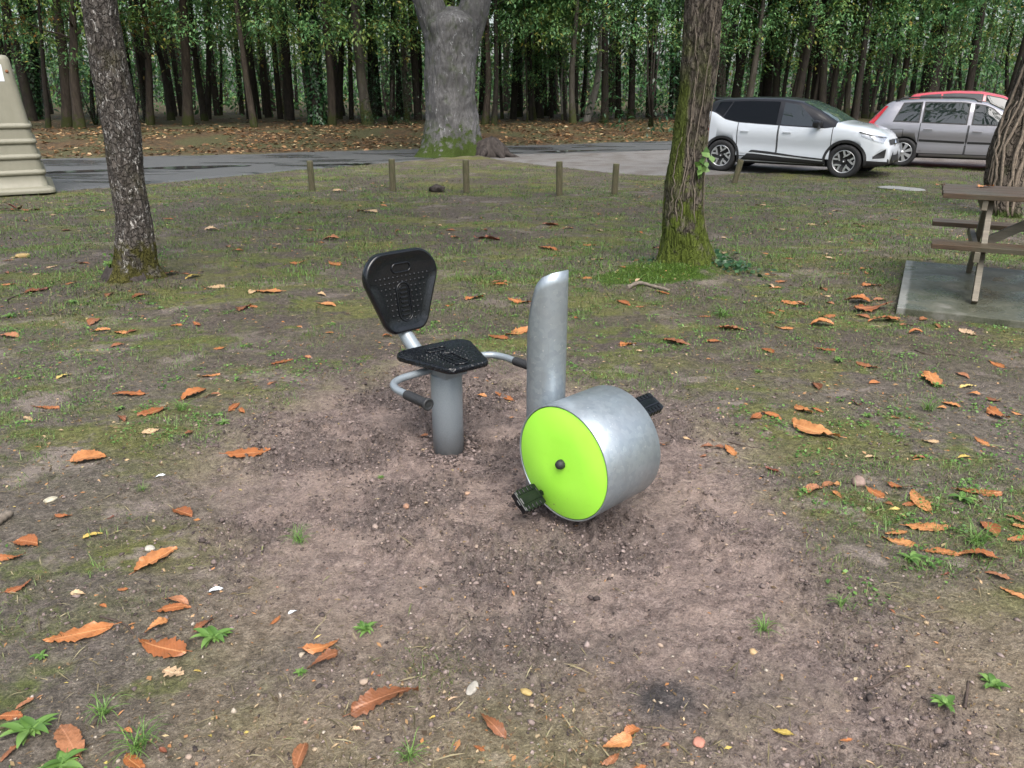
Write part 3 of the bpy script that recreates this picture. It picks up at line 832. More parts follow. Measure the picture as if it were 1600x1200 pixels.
G_CLEAR = glass('window_glass', (0.012, 0.017, 0.017), 0.85)
G_SCREEN = glass('windscreen_glass', (0.05, 0.075, 0.068))

def smooth1(pts, X, k):
    p = np.array(pts); xs = np.linspace(p[0, 0], p[-1, 0], 600); ys_ = np.interp(xs, p[:, 0], p[:, 1])
    n = max(1, int(k / (xs[1] - xs[0])))
    ker = np.hanning(2 * n + 3)[1:-1]; ker /= ker.sum()
    pad = len(ker) // 2
    ys_ = np.convolve(np.r_[np.full(pad, ys_[0]), ys_, np.full(pad, ys_[-1])], ker, 'valid')
    return np.interp(X, xs, ys_)
class Car:
    def __init__(s, spec, root):
        s.sp, s.root = spec, root
        L = spec['L']
        X = np.unique(np.r_[np.linspace(0, 0.3, 16), np.linspace(0.3, L - 0.45, 64), np.linspace(L - 0.45, L, 22)])
        sm = spec.get('smooth', 0.06)
        zt, zb = smooth1(spec['top'], X, sm), smooth1(spec['belt'], X, sm)
        yw, yr = smooth1(spec['w'], X, 0.08), smooth1(spec['wr'], X, 0.10)
        zs = smooth1(spec['sill'], X, 0.08)
        zb = np.minimum(zb, zt - 0.02)
        s.X, s.zt, s.zb = X, zt, zb
        rows = []
        for i, x in enumerate(X):
            h = zb[i] - zs[i]; drop = min(0.055, 0.4 * (zt[i] - zb[i]) + 0.006)
            w, r_ = yw[i], min(yr[i], yw[i] * 0.97)
            ctrl = [(0, zs[i]), (w * 0.80, zs[i]), (w * 0.955, zs[i] + 0.05 * h + 0.01), (w * 0.985, zs[i] + 0.22 * h), (w * 0.962, zs[i] + 0.46 * h), (w, zs[i] + 0.74 * h), (w * 0.985, zs[i] + 0.90 * h), (w * 0.955, zb[i]),
                    (w * 0.955 + (r_ - w * 0.955) * 0.5, zb[i] + (zt[i] - drop - zb[i]) * 0.52), (r_, zt[i] - drop), (r_ * 0.86, zt[i] - drop * 0.42), (r_ * 0.5, zt[i] - drop * 0.1), (0, zt[i])]
            rows.append(ctrl)
        P = []
        for i, x in enumerate(X):
            half = [(x, -y, z) for y, z in rows[i]]
            P.append(half + [(x, -q[1], q[2]) for q in half[-2:0:-1]])
        P = np.array(P); n = P.shape[1]
        mb = MB(); mb.grid(P, close_v=True)
        mb.add(P[0], [list(range(n))]); mb.add(P[-1], [list(range(n))[::-1]])
        me = bpy.data.meshes.new('tmp'); me.from_pydata(mb.v, [], mb.f)
        bm = bmesh.new(); bm.from_mesh(me)
        bmesh.ops.remove_doubles(bm, verts=bm.verts[:], dist=1e-5)
        bmesh.ops.recalc_face_normals(bm, faces=bm.faces[:])
        bmesh.ops.triangulate(bm, faces=[f for f in bm.faces if len(f.verts) > 4])
        s.bvh = BVHTree.FromBMesh(bm)
        bm.to_mesh(me); bm.free()
        o = bpy.data.objects.new('tmp', me); COL.objects.link(o)
        cm = MB()
        for ax in spec['axles']:
            for sd in (-1, 1):
                yy = sd * (spec['wmax'] - 0.26)
                cm.lathe([(0.001, min(yy, sd * 1.2)), (spec['arch'], min(yy, sd * 1.2)), (spec['arch'], max(yy, sd * 1.2)), (0.001, max(yy, sd * 1.2))], 48, 'Y', (ax, 0, spec['wr_']))
        cme = bpy.data.meshes.new('cut'); cme.from_pydata(cm.v, [], cm.f)
        bm = bmesh.new(); bm.from_mesh(cme); bmesh.ops.remove_doubles(bm, verts=bm.verts[:], dist=0.0015); bmesh.ops.holes_fill(bm, edges=bm.edges[:]); bmesh.ops.recalc_face_normals(bm, faces=bm.faces[:]); bm.to_mesh(cme); bm.free()
        co_ = bpy.data.objects.new('cut', cme); COL.objects.link(co_)
        md = o.modifiers.new('b', 'BOOLEAN'); md.operation = 'DIFFERENCE'; md.object = co_; md.solver = 'EXACT'
        dg = bpy.context.evaluated_depsgraph_get()
        nm = bpy.data.meshes.new_from_object(o.evaluated_get(dg))
        bpy.data.objects.remove(o); bpy.data.objects.remove(co_)
        nm.name = 'body'; nm.materials.clear()
        body = link('body', nm, [spec['paint'], spec['roof_paint'], M_TRIM], root)
        ctr = np.zeros(len(nm.polygons) * 3); nm.polygons.foreach_get('center', ctr); ctr = ctr.reshape(-1, 3)
        zbelt = np.interp(ctr[:, 0], X, zb)
        x0, x1 = spec['cabin']
        mi = np.where((ctr[:, 2] > zbelt + 0.004) & (ctr[:, 0] > x0) & (ctr[:, 0] < x1), 1, 0)
        low = ctr[:, 2] < np.interp(ctr[:, 0], *zip(*spec['clad']))
        mi[low] = 2
        inner = np.zeros(len(ctr), bool)
        for ax in spec['axles']:
            inner |= (np.hypot(ctr[:, 0] - ax, ctr[:, 2] - spec['wr_']) < spec['arch'] + 0.004) & (np.abs(ctr[:, 1]) < spec['wmax'] * 0.97)
        mi[inner] = 2
        nm.polygons.foreach_set('material_index', mi.astype(np.int32))
        nm.polygons.foreach_set('use_smooth', ~inner)
        nm.update()
        s.body = body
    def hit(s, o, d_):
        loc, nr, _, _ = s.bvh.ray_cast(Vector(o), Vector(d_))
        return loc, nr
    def side(s, fn, nu, nv, name, mat, parent, off=0.004, sd=-1, close_u=False):
        """fn(u, v) -> (x, z) on the flank; a thin skin laid on the body"""
        P = np.zeros((nu, nv, 3))
        for i in range(nu):
            for j in range(nv):
                x, z = fn(i / (nu - 1) if not close_u else i / nu, j / (nv - 1))
                loc, nr = s.hit((x, sd * 2.5, z), (0, -sd, 0))
                if loc is None: loc, nr = Vector((x, sd * s.sp['wmax'] * 0.9, z)), Vector((0, sd, 0))
                P[i, j] = loc + nr * off
        mb = MB(); mb.grid(P, close_u=close_u)
        return mb.build(name, mat, parent)
    def top(s, fn, nu, nv, name, mat, parent, off=0.004):
        P = np.zeros((nu, nv, 3))
        for i in range(nu):
            for j in range(nv):
                x, y = fn(i / (nu - 1), j / (nv - 1))
                loc, nr = s.hit((x, y, 4), (0, 0, -1))
                if loc is None: loc, nr = Vector((x, y, 0.9)), Vector((0, 0, 1))
                P[i, j] = loc + nr * off
        mb = MB(); mb.grid(P)
        return mb.build(name, mat, parent)
    def line(s, pts, w, name, mat, parent, off=0.003, sd=-1):
        pts = np.array(pts, float); seg = np.r_[0, np.cumsum(np.hypot(*np.diff(pts, axis=0).T))]
        def fn(u, v):
            q = u * seg[-1]; x, z = np.interp(q, seg, pts[:, 0]), np.interp(q, seg, pts[:, 1])
            q2 = min(q + 0.01, seg[-1]); q1 = q2 - 0.02
            dx, dz = np.interp(q2, seg, pts[:, 0]) - np.interp(q1, seg, pts[:, 0]), np.interp(q2, seg, pts[:, 1]) - np.interp(q1, seg, pts[:, 1])
            l = hypot(dx, dz) or 1
            return x - dz / l * w * (v - .5), z + dx / l * w * (v - .5)
        return s.side(fn, max(8, int(seg[-1] / 0.04)), 2, name, mat, parent, off, sd)
    def wheel(s, ax, sd, spokes, style):
        sp = s.sp; R = sp['wr_']; yo = sd * (sp['wmax'] - 0.012)
        w = empty('wheel'); w.parent = s.root; w.location = (ax, yo, R)
        mb = MB(); q = -sd
        mb.lathe([(R * 0.66, q * 0.20), (R * 0.93, q * 0.21), (R, q * 0.18), (R, q * 0.035), (R * 0.96, q * 0.008), (R * 0.86, 0.0), (R * 0.70, q * 0.006), (R * 0.665, q * 0.02)], 56, 'Y')
        mb.build('tyre', M_TYRE, w)
        mb = MB()
        mb.lathe([(0.0, q * 0.06), (R * 0.63, q * 0.06), (R * 0.645, q * 0.03)], 48, 'Y', mi=1)
        mb.lathe([(R * 0.625, q * 0.032), (R * 0.64, q * 0.010), (R * 0.672, q * 0.008), (R * 0.675, q * 0.03)], 56, 'Y', mi=0)
        mb.lathe([(R * 0.13, q * 0.04), (R * 0.13, q * 0.014), (R * 0.11, q * 0.008), (0.0, q * 0.008)], 24, 'Y', mi=1 if style == 'twin' else 0)
        mb.lathe([(R * 0.05, q * 0.009), (R * 0.045, q * 0.004), (0.0, q * 0.004)], 12, 'Y', mi=0)
        for k in range(spokes):
            a0 = 2 * pi * k / spokes + 0.3
            def spoke(pts, wd):
                top_, bot = [], []
                P = []
                for i, (r_, a_) in enumerate(pts):
                    c = Vector((R * r_ * cos(a0 + a_), R * r_ * sin(a0 + a_)))
                    r2, a2 = pts[min(i + 1, len(pts) - 1)]; r1, a1 = pts[max(i - 1, 0)]
                    dd = (Vector((R * r2 * cos(a0 + a2), R * r2 * sin(a0 + a2))) - Vector((R * r1 * cos(a0 + a1), R * r1 * sin(a0 + a1)))).normalized()
                    nn = Vector((-dd.y, dd.x)) * wd[i] * R
                    P.append([(c.x - nn.x, q * 0.05, c.y - nn.y), (c.x - nn.x * .85, q * 0.016, c.y - nn.y * .85), (c.x + nn.x * .85, q * 0.016, c.y + nn.y * .85), (c.x + nn.x, q * 0.05, c.y + nn.y)])
                mb.grid(P, mi=0, smooth=False)
            if style == 'twin':       # hooked spokes that loop round a dark window
                spoke([(0.64, -0.52), (0.52, -0.50), (0.40, -0.36), (0.30, -0.02), (0.24, 0.18)], [0.055, 0.055, 0.05, 0.045, 0.03])
                spoke([(0.30, -0.10), (0.42, 0.02), (0.54, 0.08), (0.64, 0.10)], [0.045, 0.055, 0.06, 0.06])
                spoke([(0.61, -0.52), (0.615, -0.36), (0.60, -0.2)], [0.05, 0.045, 0.03])
            else:
                spoke([(0.10, 0.0), (0.35, 0.02), (0.52, 0.03), (0.64, 0.04)], [0.085, 0.10, 0.12, 0.15])
        mb.build('rim', [M_ALLOY, M_TRIM], w)
        return w

def lerp(a, b, t): return a + (b - a) * t
def quad(x0l, x1l, x0h, x1h, zl, zh):
    """window shape: zl, zh are functions of x; lower edge x0l..x1l, upper edge x0h..x1h"""
    def fn(u, v):
        xl, xh = lerp(x0l, x1l, u), lerp(x0h, x1h, u)
        a, b = zl(xl), zh(xh)
        return lerp(xl, xh, v), lerp(a, b, v)
    return fn

# --- white crossover with a black roof
hd = np.array([6.834 - 4.668, 16.33 - 17.947]); ang = atan2(hd[1], hd[0])
axr, axf = 0.640, 3.275
fwd = np.array([cos(ang), sin(ang)]); left = np.array([-fwd[1], fwd[0]])
mid = (np.array([4.668, 17.947]) + np.array([6.834, 16.33])) / 2 + left * 0.80
org = mid - fwd * (axr + axf) / 2
car = empty('parked_car', (org[0], org[1], -0.01), ang)
tag(car, 'white crossover car with black roof and two tone wheels parked beside the mossy tree', 'car', 'cars parked behind the mossy tree')
spec = dict(L=4.13, wmax=0.888, wr_=0.335, arch=0.375, axles=(axr, axf), paint=P_WHITE, roof_paint=P_BLACK, cabin=(0.16, 3.0), smooth=0.07,
    top=[(0, .58), (.03, .84), (.08, 1.06), (.16, 1.34), (.26, 1.50), (.55, 1.545), (1.2, 1.566), (1.8, 1.558), (2.2, 1.505), (2.6, 1.345), (3.02, 1.12), (3.14, 1.075), (3.45, 1.035), (3.75, .965), (3.95, .87), (4.07, .74), (4.13, .50)],
    belt=[(0, .56), (.06, .84), (.14, 1.20), (.30, 1.27), (.46, 1.22), (.66, 1.10), (.95, 1.045), (1.4, 1.02), (2.2, .985), (2.8, .965), (3.1, 1.01), (3.4, .98), (3.75, .885), (3.95, .77), (4.07, .64), (4.13, .46)],
    w=[(0, .60), (.05, .74), (.2, .83), (.5, .880), (1.0, .888), (3.2, .888), (3.6, .872), (3.85, .80), (4.0, .70), (4.08, .60), (4.13, .50)],
    wr=[(0, .5), (.1, .60), (.3, .65), (.8, .675), (1.8, .68), (2.3, .69), (2.8, .745), (3.1, .79), (3.5, .74), (3.9, .60), (4.13, .42)],
    sill=[(0, .34), (.3, .24), (.9, .20), (3.0, .20), (3.7, .22), (4.0, .25), (4.13, .30)],
    clad=[(0, .42), (.28, .42), (1.0, .36), (1.02, .30), (2.9, .30), (3.5, .36), (3.75, .36), (4.13, .38)])
for k_ in ('top', 'belt', 'w', 'wr', 'sill', 'clad'): spec[k_] = [(x if x < 3.45 else 3.45 + (x - 3.45) * 0.88, v) for x, v in spec[k_]]
spec['L'] = 3.45 + (4.13 - 3.45) * 0.88
fx = lambda x: x if x < 3.45 else 3.45 + (x - 3.45) * 0.88
C = Car(spec, car)
zb = lambda x: float(np.interp(x, C.X, C.zb)); zt = lambda x: float(np.interp(x, C.X, C.zt))
roofline = lambda x: zt(x) - 0.085
for sd in (-1, 1):
    def door(xa, xb, name):
        d_ = C.side(quad(xa, xb, xa, xb, lambda x: 0.36, lambda x: zb(x) - 0.012), 26, 10, name, P_WHITE, car, 0.0045, sd)
        for pts in ([(xa, 0.36), (xa, zb(xa))], [(xb, 0.36), (xb, zb(xb))], [(xa, 0.36), (xb, 0.36)]):
            C.line(pts, 0.016, 'shut_line', M_SEAM, d_, 0.0065, sd)
        return d_
    rd, fd = door(0.98, 1.86, 'door'), door(1.88, 2.98, 'door')
    C.side(quad(0.62, 1.80, 0.78, 1.80, lambda x: zb(x) + 0.02, roofline), 24, 8, 'window', G_DARK, rd, 0.006, sd)
    C.side(quad(1.90, 2.72, 1.90, 2.22, lambda x: zb(x) + 0.02, roofline), 22, 8, 'window', G_CLEAR, fd, 0.006, sd)
    C.side(quad(0.40, 0.60, 0.46, 0.74, lambda x: max(zb(x), 1.14) + 0.03, lambda x: roofline(x)), 8, 6, 'quarter_window', G_DARK, car, 0.006, sd)
    for dd, xh in ((rd, 1.06), (fd, 1.98)):
        mb = MB()
        loc, nr = C.hit((xh + 0.08, sd * 2, 0.875), (0, -sd, 0))
        mb.bar(Vector((xh, loc.y + sd * 0.028, 0.875)), Vector((xh + 0.17, loc.y + sd * 0.028, 0.872)), 0.016, 0.026, 0.006)
        for e in (0.015, 0.155): mb.bar(Vector((xh + e, loc.y - sd * 0.01, 0.873)), Vector((xh + e, loc.y + sd * 0.03, 0.873)), 0.02, 0.018)
        mb.build('handle', P_WHITE, dd)
    # dark sill blade and its bright strip
    C.side(quad(1.02, 2.88, 1.32, 2.86, lambda x: 0.215, lambda x: float(np.interp(x, [1.0, 1.35, 1.7, 2.3, 2.9], [.42, .49, .47, .41, .37]))), 30, 5, 'sill_cladding', M_TRIM, car, 0.010, sd)
    C.line([(1.08, .425), (1.40, .425), (1.9, .390), (2.86, .335)], 0.022, 'chrome_strip', M_SILV, car, 0.015, sd)
    for ax in (axr, axf):
        C.side(lambda u, v: (ax + (0.372 + 0.055 * v) * cos(pi * (u * 1.16 - 0.08)), 0.335 + (0.372 + 0.055 * v) * sin(pi * (u * 1.16 - 0.08))), 40, 4, 'arch_trim', M_TRIM, car, 0.012, sd)
        C.wheel(ax, sd, 5, 'twin')
    # mirror
    mb = MB(); loc, nr = C.hit((2.66, sd * 2, 1.02), (0, -sd, 0))
    mb.box((2.68, loc.y + sd * 0.11, 1.045), (0.14, 0.20, 0.15), Matrix.Rotation(sd * 0.15, 3, 'Z'), 0.045)
    mb.bar((2.70, loc.y - sd * 0.02, 0.985), (2.69, loc.y + sd * 0.09, 1.0), 0.07, 0.05, 0.01)
    mb.build('mirror', P_BLACK, car)
    # lamps
    def lamp(o, rx, a, b, name, mat, zc):
        pass
    C.side(lambda u, v: (fx(lerp(3.56, 4.0, u)), lerp(lerp(.835, .70, u), lerp(.90, .80, u), v ** 0.8)), 18, 8, 'headlight', M_LAMP, car, 0.010, sd)
    C.line([(fx(3.50), .915), (fx(3.70), .865), (fx(3.985), .80)], 0.022, 'headlight_brow', M_TRIM, car, 0.012, sd)
    C.side(lambda u, v: (lerp(0.03, 0.30, u), lerp(lerp(.80, .86, u), lerp(.98, .92, u), v)), 14, 8, 'tail_light', M_TAIL, car, 0.012, sd)
    C.side(lambda u, v: (fx(lerp(3.84, 4.06, u)), lerp(lerp(.40, .42, u), lerp(.46, .60, u), v)), 12, 8, 'fog_light_recess', M_TRIM, car, 0.010, sd)
    C.line([(fx(q_), v_) for q_, v_ in ((3.84, .395), (4.06, .405), (4.075, .60), (3.98, .595), (3.84, .46))], 0.020, 'fog_light_trim', M_SILV, car, 0.014, sd)
def front(fn, nu, nv, name, mat, off=0.006):
    P = np.zeros((nu, nv, 3))
    for i in range(nu):
        for j in range(nv):
            y, z = fn(i / (nu - 1), j / (nv - 1)); loc, nr = C.hit((7, y, z), (-1, 0, 0))
            P[i, j] = (loc + nr * off) if loc is not None else (4.0, y, z)
    mb = MB(); mb.grid(P); return mb.build(name, mat, car)
front(lambda u, v: (lerp(-.38, .38, u), lerp(.66, .76, v)), 24, 5, 'grille', M_TRIM, 0.012)
front(lambda u, v: (lerp(-.28, .28, u), lerp(.34, .46, v)), 24, 5, 'lower_grille', M_TRIM, 0.010)
mb = MB(); mb.add([(fx(x_) + .012, y_, z_) for x_, y_, z_ in ((4.09, 0, .62), (4.09, .055, .69), (4.075, 0, .77), (4.09, -.055, .69), (4.11, 0, .69))], [[0, 1, 4], [1, 2, 4], [2, 3, 4], [3, 0, 4]], 0, False); mb.build('badge', M_CHROME, car)
C.top(lambda u, v: (lerp(2.24, 3.06, u), lerp(-1, 1, v) * lerp(.56, .70, u)), 20, 16, 'windscreen', G_SCREEN, car, 0.006)
C.top(lambda u, v: (lerp(0.085, 0.22, u), lerp(-1, 1, v) * 0.52), 8, 14, 'rear_window', G_DARK, car, 0.006)
mb = MB()
for y0 in (-0.5, 0.5): pass
mb.box((0.20, 0, 1.525), (0.22, 1.10, 0.03), Matrix.Rotation(0.10, 3, 'Y'), 0.01); mb.build('spoiler', P_BLACK, car)

# --- grey estate and the red car behind it
def simple_car(name, label, group, org, ang, spec, windows, glassm, extras):
    r = empty('parked_car', (org[0], org[1], 0.02), ang)
    tag(r, label, 'car', group)
    K = Car(spec, r)
    kb = lambda x: float(np.interp(x, K.X, K.zb)); kt = lambda x: float(np.interp(x, K.X, K.zt))
    for sd in (-1, 1):
        doors = []
        for xa, xb in spec['doors']:
            d_ = K.side(quad(xa, xb, xa, xb, lambda x: spec['sillz'], lambda x: kb(x) - 0.012), 22, 8, 'door', spec['paint'], r, 0.0045, sd)
            for pts in ([(xa, spec['sillz']), (xa, kb(xa))], [(xb, spec['sillz']), (xb, kb(xb))], [(xa, spec['sillz']), (xb, spec['sillz'])]):
                K.line(pts, 0.016, 'shut_line', M_SEAM, d_, 0.0065, sd)
            mb = MB(); loc, nr = K.hit((xa + 0.15, sd * 2, kb(xa + .2) - 0.12), (0, -sd, 0))
            mb.bar((xa + 0.08, loc.y + sd * 0.03, kb(xa + .2) - 0.12), (xa + 0.27, loc.y + sd * 0.03, kb(xa + .2) - 0.125), 0.02, 0.03, 0.008)
            mb.build('handle', spec['paint'], d_)
            K.line([(xa + 0.02, kb(xa) - 0.37), (xb - 0.02, kb(xb) - 0.37)], 0.05, 'rub_strip', spec['strip'], d_, 0.010, sd)
            doors.append(d_)
        for i, (x0l, x1l, x0h, x1h) in enumerate(windows):
            par = doors[i - 1] if i >= 1 and i - 1 < len(doors) else r
            K.side(quad(x0l - .03, x1l + .03, x0h - .03, x1h + .03, lambda x: kb(x) + 0.004, lambda x: kt(x) - 0.070), 18, 8, 'window_surround', M_TRIM, par, 0.004, sd)
            K.side(quad(x0l, x1l, x0h, x1h, lambda x: kb(x) + 0.03, lambda x: kt(x) - 0.098), 18, 8, 'window', glassm, par, 0.008, sd)
        for ax in spec['axles']: K.wheel(ax, sd, spec['spokes'], 'plain')
        mb = MB(); xm = spec['mirror']; loc, nr = K.hit((xm, sd * 2, kb(xm)), (0, -sd, 0))
        mb.box((xm, loc.y + sd * 0.11, kb(xm) + 0.06), (0.13, 0.19, 0.13), None, 0.04)
        mb.bar((xm, loc.y - sd * 0.03, kb(xm) + 0.01), (xm, loc.y + sd * 0.08, kb(xm) + 0.03), 0.07, 0.05, 0.01)
        mb.build('mirror', spec['paint'], r)
        K.side(spec['tail'], 12, 10, 'tail_light', M_TAIL, r, 0.008, sd)
        K.side(spec['head'], 12, 8, 'headlight', M_LAMP, r, 0.008, sd)
    K.top(lambda u, v: (lerp(*spec['screen'], u), lerp(-1, 1, v) * lerp(.55, .68, u)), 16, 14, 'windscreen', G_SCREEN, r, 0.006)
    K.top(lambda u, v: (lerp(*spec['rear'], u), lerp(-1, 1, v) * lerp(.60, .52, u)), 14, 14, 'rear_window', G_CLEAR, r, 0.006)
    extras(K, r, kt)
    return r
spec = dict(L=4.50, wmax=0.885, wr_=0.318, arch=0.352, axles=(0.93, 3.62), paint=P_GREY, roof_paint=P_GREY, strip=M_TRIM, cabin=(0, 0), smooth=0.08, spokes=8, mirror=2.98,
    top=[(0, .62), (.03, .90), (.10, 1.02), (.44, 1.40), (.58, 1.455), (1.2, 1.495), (2.0, 1.49), (2.45, 1.43), (3.30, 1.05), (3.42, 1.00), (3.8, .95), (4.15, .85), (4.4, .66), (4.5, .45)],
    belt=[(0, .60), (.08, .95), (.4, .985), (1.2, .965), (2.2, .935), (3.1, .915), (3.4, .93), (3.8, .88), (4.15, .78), (4.4, .58), (4.5, .40)],
    w=[(0, .64), (.06, .76), (.25, .84), (.6, .875), (1.2, .885), (3.4, .885), (3.9, .86), (4.2, .77), (4.4, .62), (4.5, .48)],
    wr=[(0, .55), (.2, .63), (.6, .64), (1.5, .65), (2.4, .66), (3.2, .74), (3.6, .74), (4.1, .62), (4.5, .4)],
    sill=[(0, .36), (.4, .24), (1.2, .20), (3.3, .20), (4.1, .20), (4.5, .26)], clad=[(0, .30), (1, .25), (3.4, .25), (4.5, .30)],
    doors=[(1.22, 2.18), (2.20, 3.22)], sillz=0.31, screen=(2.50, 3.28), rear=(0.14, 0.43),
    tail=lambda u, v: (lerp(lerp(0.10, 0.42, v), lerp(0.24, 0.48, v), u), lerp(0.94, 1.32, v)),
    head=lambda u, v: (lerp(3.95, 4.33, u), lerp(lerp(.72, .60, u), lerp(.82, .72, u), v)))
ea = ang + radians(7)
p0 = gp(1405, 261); ef = np.array([cos(ea), sin(ea)]); el_ = np.array([-ef[1], ef[0]])
eo = p0[:2] + el_ * 0.80 - ef * 0.93
def rails(K, r, kt):
    for sd in (-1, 1):
        mb = MB(); mb.tube([(x, sd * (0.585 if x < 2.2 else 0.58), kt(x) - 0.02 + (0.05 if 0.7 < x < 2.25 else 0.0)) for x in np.linspace(0.60, 2.35, 24)], 0.016, 8)
        mb.build('roof_rail', M_TRIM, r)
    for sd in (-1, 1):
        K.line([(0.62, .82), (0.88, .83), (0.88, .65), (0.62, .65), (0.62, .82)], 0.010, 'filler_flap_line', M_SEAM, r, 0.004, sd)
simple_car('estate', 'grey estate car with roof rails, its tail behind the nose of the white car', 'cars parked behind the mossy tree', eo, ea, spec,
           [(0.66, 1.16, 0.82, 1.16), (1.26, 2.12, 1.26, 2.12), (2.26, 3.04, 2.26, 2.58)], G_CLEAR, rails)
spec = dict(L=4.25, wmax=0.90, wr_=0.325, arch=0.36, axles=(0.80, 3.42), paint=P_RED, roof_paint=P_RED, strip=P_RED, cabin=(0, 0), smooth=0.10, spokes=7, mirror=2.95,
    top=[(0, .62), (.04, 1.0), (.16, 1.30), (.40, 1.58), (.8, 1.63), (1.4, 1.665), (2.0, 1.65), (2.5, 1.55), (3.25, 1.16), (3.40, 1.08), (3.8, .98), (4.05, .84), (4.25, .45)],
    belt=[(0, .60), (.1, 1.0), (.6, 1.08), (1.2, 1.06), (2.2, 1.03), (3.2, 1.0), (3.8, .90), (4.05, .76), (4.25, .4)],
    w=[(0, .64), (.06, .78), (.25, .86), (.8, .895), (3.3, .90), (3.8, .85), (4.05, .72), (4.25, .5)],
    wr=[(0, .55), (.4, .62), (1.5, .62), (2.5, .64), (3.2, .76), (3.8, .66), (4.25, .4)],
    sill=[(0, .36), (.4, .24), (3.8, .22), (4.25, .28)], clad=[(0, .30), (4.25, .30)],
    doors=[(1.10, 2.05), (2.07, 3.10)], sillz=0.32, screen=(2.55, 3.25), rear=(0.15, 0.36),
    tail=lambda u, v: (lerp(0.05, 0.22, u), lerp(0.95, 1.30, v)),
    head=lambda u, v: (lerp(3.75, 4.1, u), lerp(lerp(.76, .62, u), lerp(.88, .78, u), v)))
ro = at(1522, 205, 21.6); ra = ang + radians(9)
rf = np.array([cos(ra), sin(ra)]); ro2 = ro[:2] - rf * 2.0
simple_car('red', 'red car mostly hidden behind the grey estate, only roof and windows showing', 'cars parked behind the mossy tree', ro2, ra, spec,
           [(0.50, 1.04, 0.62, 1.04), (1.14, 2.0, 1.14, 2.0), (2.12, 2.98, 2.12, 2.56)], G_CLEAR, lambda K, r, kt: None)

# ------------------------------------------------------------------ trees
def bark(name, dark, light, moss=None, lichen=None, moss_h=0.0, moss_amt=0.0, stretch=0.22, scale=16, strength=0.9, dist=0.02, crack=0.0, blotch=0.0, strip=None):
    t = NT(name); co = t.coord(); st = t.coord((1, 1, stretch))
    n = t.noise(st, scale, 6, 0.68, 0.5); n2 = t.noise(co, 3.0, 4, 0.6); n3 = t.noise(co, 60, 4, 0.7)
    c = t.ramp(n, [(0.30, dark), (0.55, tuple((a + b) / 2 for a, b in zip(dark, light))), (0.75, light)])
    if blotch: c = t.mix(t.ramp(t.noise(co, 1.7, 4, 0.6), [(0.42, 0.0), (0.62, blotch)]), c, tuple(x * 0.8 for x in dark))
    cr = None
    if crack:
        wv_ = t.n('ShaderNodeVectorMath'); wv_.operation = 'ADD'
        nv = t.n('ShaderNodeTexNoise'); t.t.links.new(t.coord((1, 1, stretch * 1.5)), nv.inputs['Vector']); nv.inputs['Scale'].default_value = scale * 0.6; nv.inputs['Detail'].default_value = 4
        sc_ = t.n('ShaderNodeVectorMath'); sc_.operation = 'SCALE'; t.t.links.new(nv.outputs[1], sc_.inputs[0]); sc_.inputs['Scale'].default_value = 0.11
        t.t.links.new(t.coord((1, 1, stretch * 1.5)), wv_.inputs[0]); t.t.links.new(sc_.outputs[0], wv_.inputs[1])
        cr = t.ramp(t.voro(wv_.outputs[0], crack, 0, 'DISTANCE_TO_EDGE'), [(0.0, 0.0), (0.16, 1.0)])
        c = t.mix(t.math('MULTIPLY', t.math('SUBTRACT', 1.0, cr), 0.7), c, tuple(x * 0.55 for x in dark))
    if lichen:
        lc, amt, sc = lichen
        l = t.noise(t.coord((1, 1, 0.5)), sc, 5, 0.72, 0.8)
        c = t.mix(t.ramp(l, [(amt, 0.0), (amt + 0.07, 0.85)]), c, lc)
    if moss:
        z = t.sep(co)[2]
        hfac = t.ramp(t.math('ADD', t.math('MULTIPLY', z, 1.0 / max(moss_h, 0.01)), t.math('MULTIPLY', t.math('SUBTRACT', t.noise(co, 5.5, 5, 0.65), 0.5), 4.2)), [(0.45, 1.0), (0.95, 0.0)])
        up = t.ramp(n2, [(0.52, 0.0), (0.66, moss_amt)])
        mm = t.math('MAXIMUM', hfac, up)
        if strip:
            x_, _, z_ = t.sep(co)
            band = t.math('MULTIPLY', t.ramp(t.math('ADD', t.math('MULTIPLY', x_, -2.0), t.math('MULTIPLY', n2, 0.25)), [(strip[0], 0.0), (strip[0] + 0.06, 0.9)]), t.ramp(t.math('MULTIPLY', z_, 0.25), [(strip[1] / 4 - .02, 0.0), (strip[1] / 4 + .02, 1.0), (strip[2] / 4 - .03, 1.0), (strip[2] / 4 + .03, 0.0)]))
            mm = t.math('MAXIMUM', mm, band)
        c = t.mix(mm, c, t.ramp(n3, [(0.3, tuple(x * 0.4 for x in moss)), (0.7, moss)]))
    t.set(color=c, rough=0.88, spec=0.25)
    hh = t.math('ADD', n, t.math('MULTIPLY', n3, 0.3))
    t.bump(hh if cr is None else t.math('ADD', hh, t.math('MULTIPLY', cr, 0.8)), strength, dist)
    return t.m
B_LEFT = bark('bark_with_white_lichen', (0.042, 0.036, 0.032), (0.15, 0.132, 0.118), moss=(0.085, 0.08, 0.018), lichen=((0.48, 0.46, 0.435), 0.56, 26), moss_h=0.30, moss_amt=0.35, stretch=0.4, scale=24, crack=24)
B_CENTRE = bark('pale_grey_bark', (0.065, 0.064, 0.064), (0.225, 0.22, 0.222), moss=(0.050, 0.078, 0.012), lichen=((0.42, 0.43, 0.44), 0.615, 9), moss_h=0.72, moss_amt=0.45, stretch=0.30, scale=20, dist=0.04, crack=0, blotch=0.75)
B_RIGHT = bark('ridged_brown_bark', (0.042, 0.034, 0.028), (0.195, 0.165, 0.135), moss=(0.105, 0.140, 0.020), lichen=((0.23, 0.215, 0.175), 0.60, 30), moss_h=0.85, moss_amt=0.5, stretch=0.22, scale=24, dist=0.03, crack=20, strip=(0.40, 0.75, 1.75))
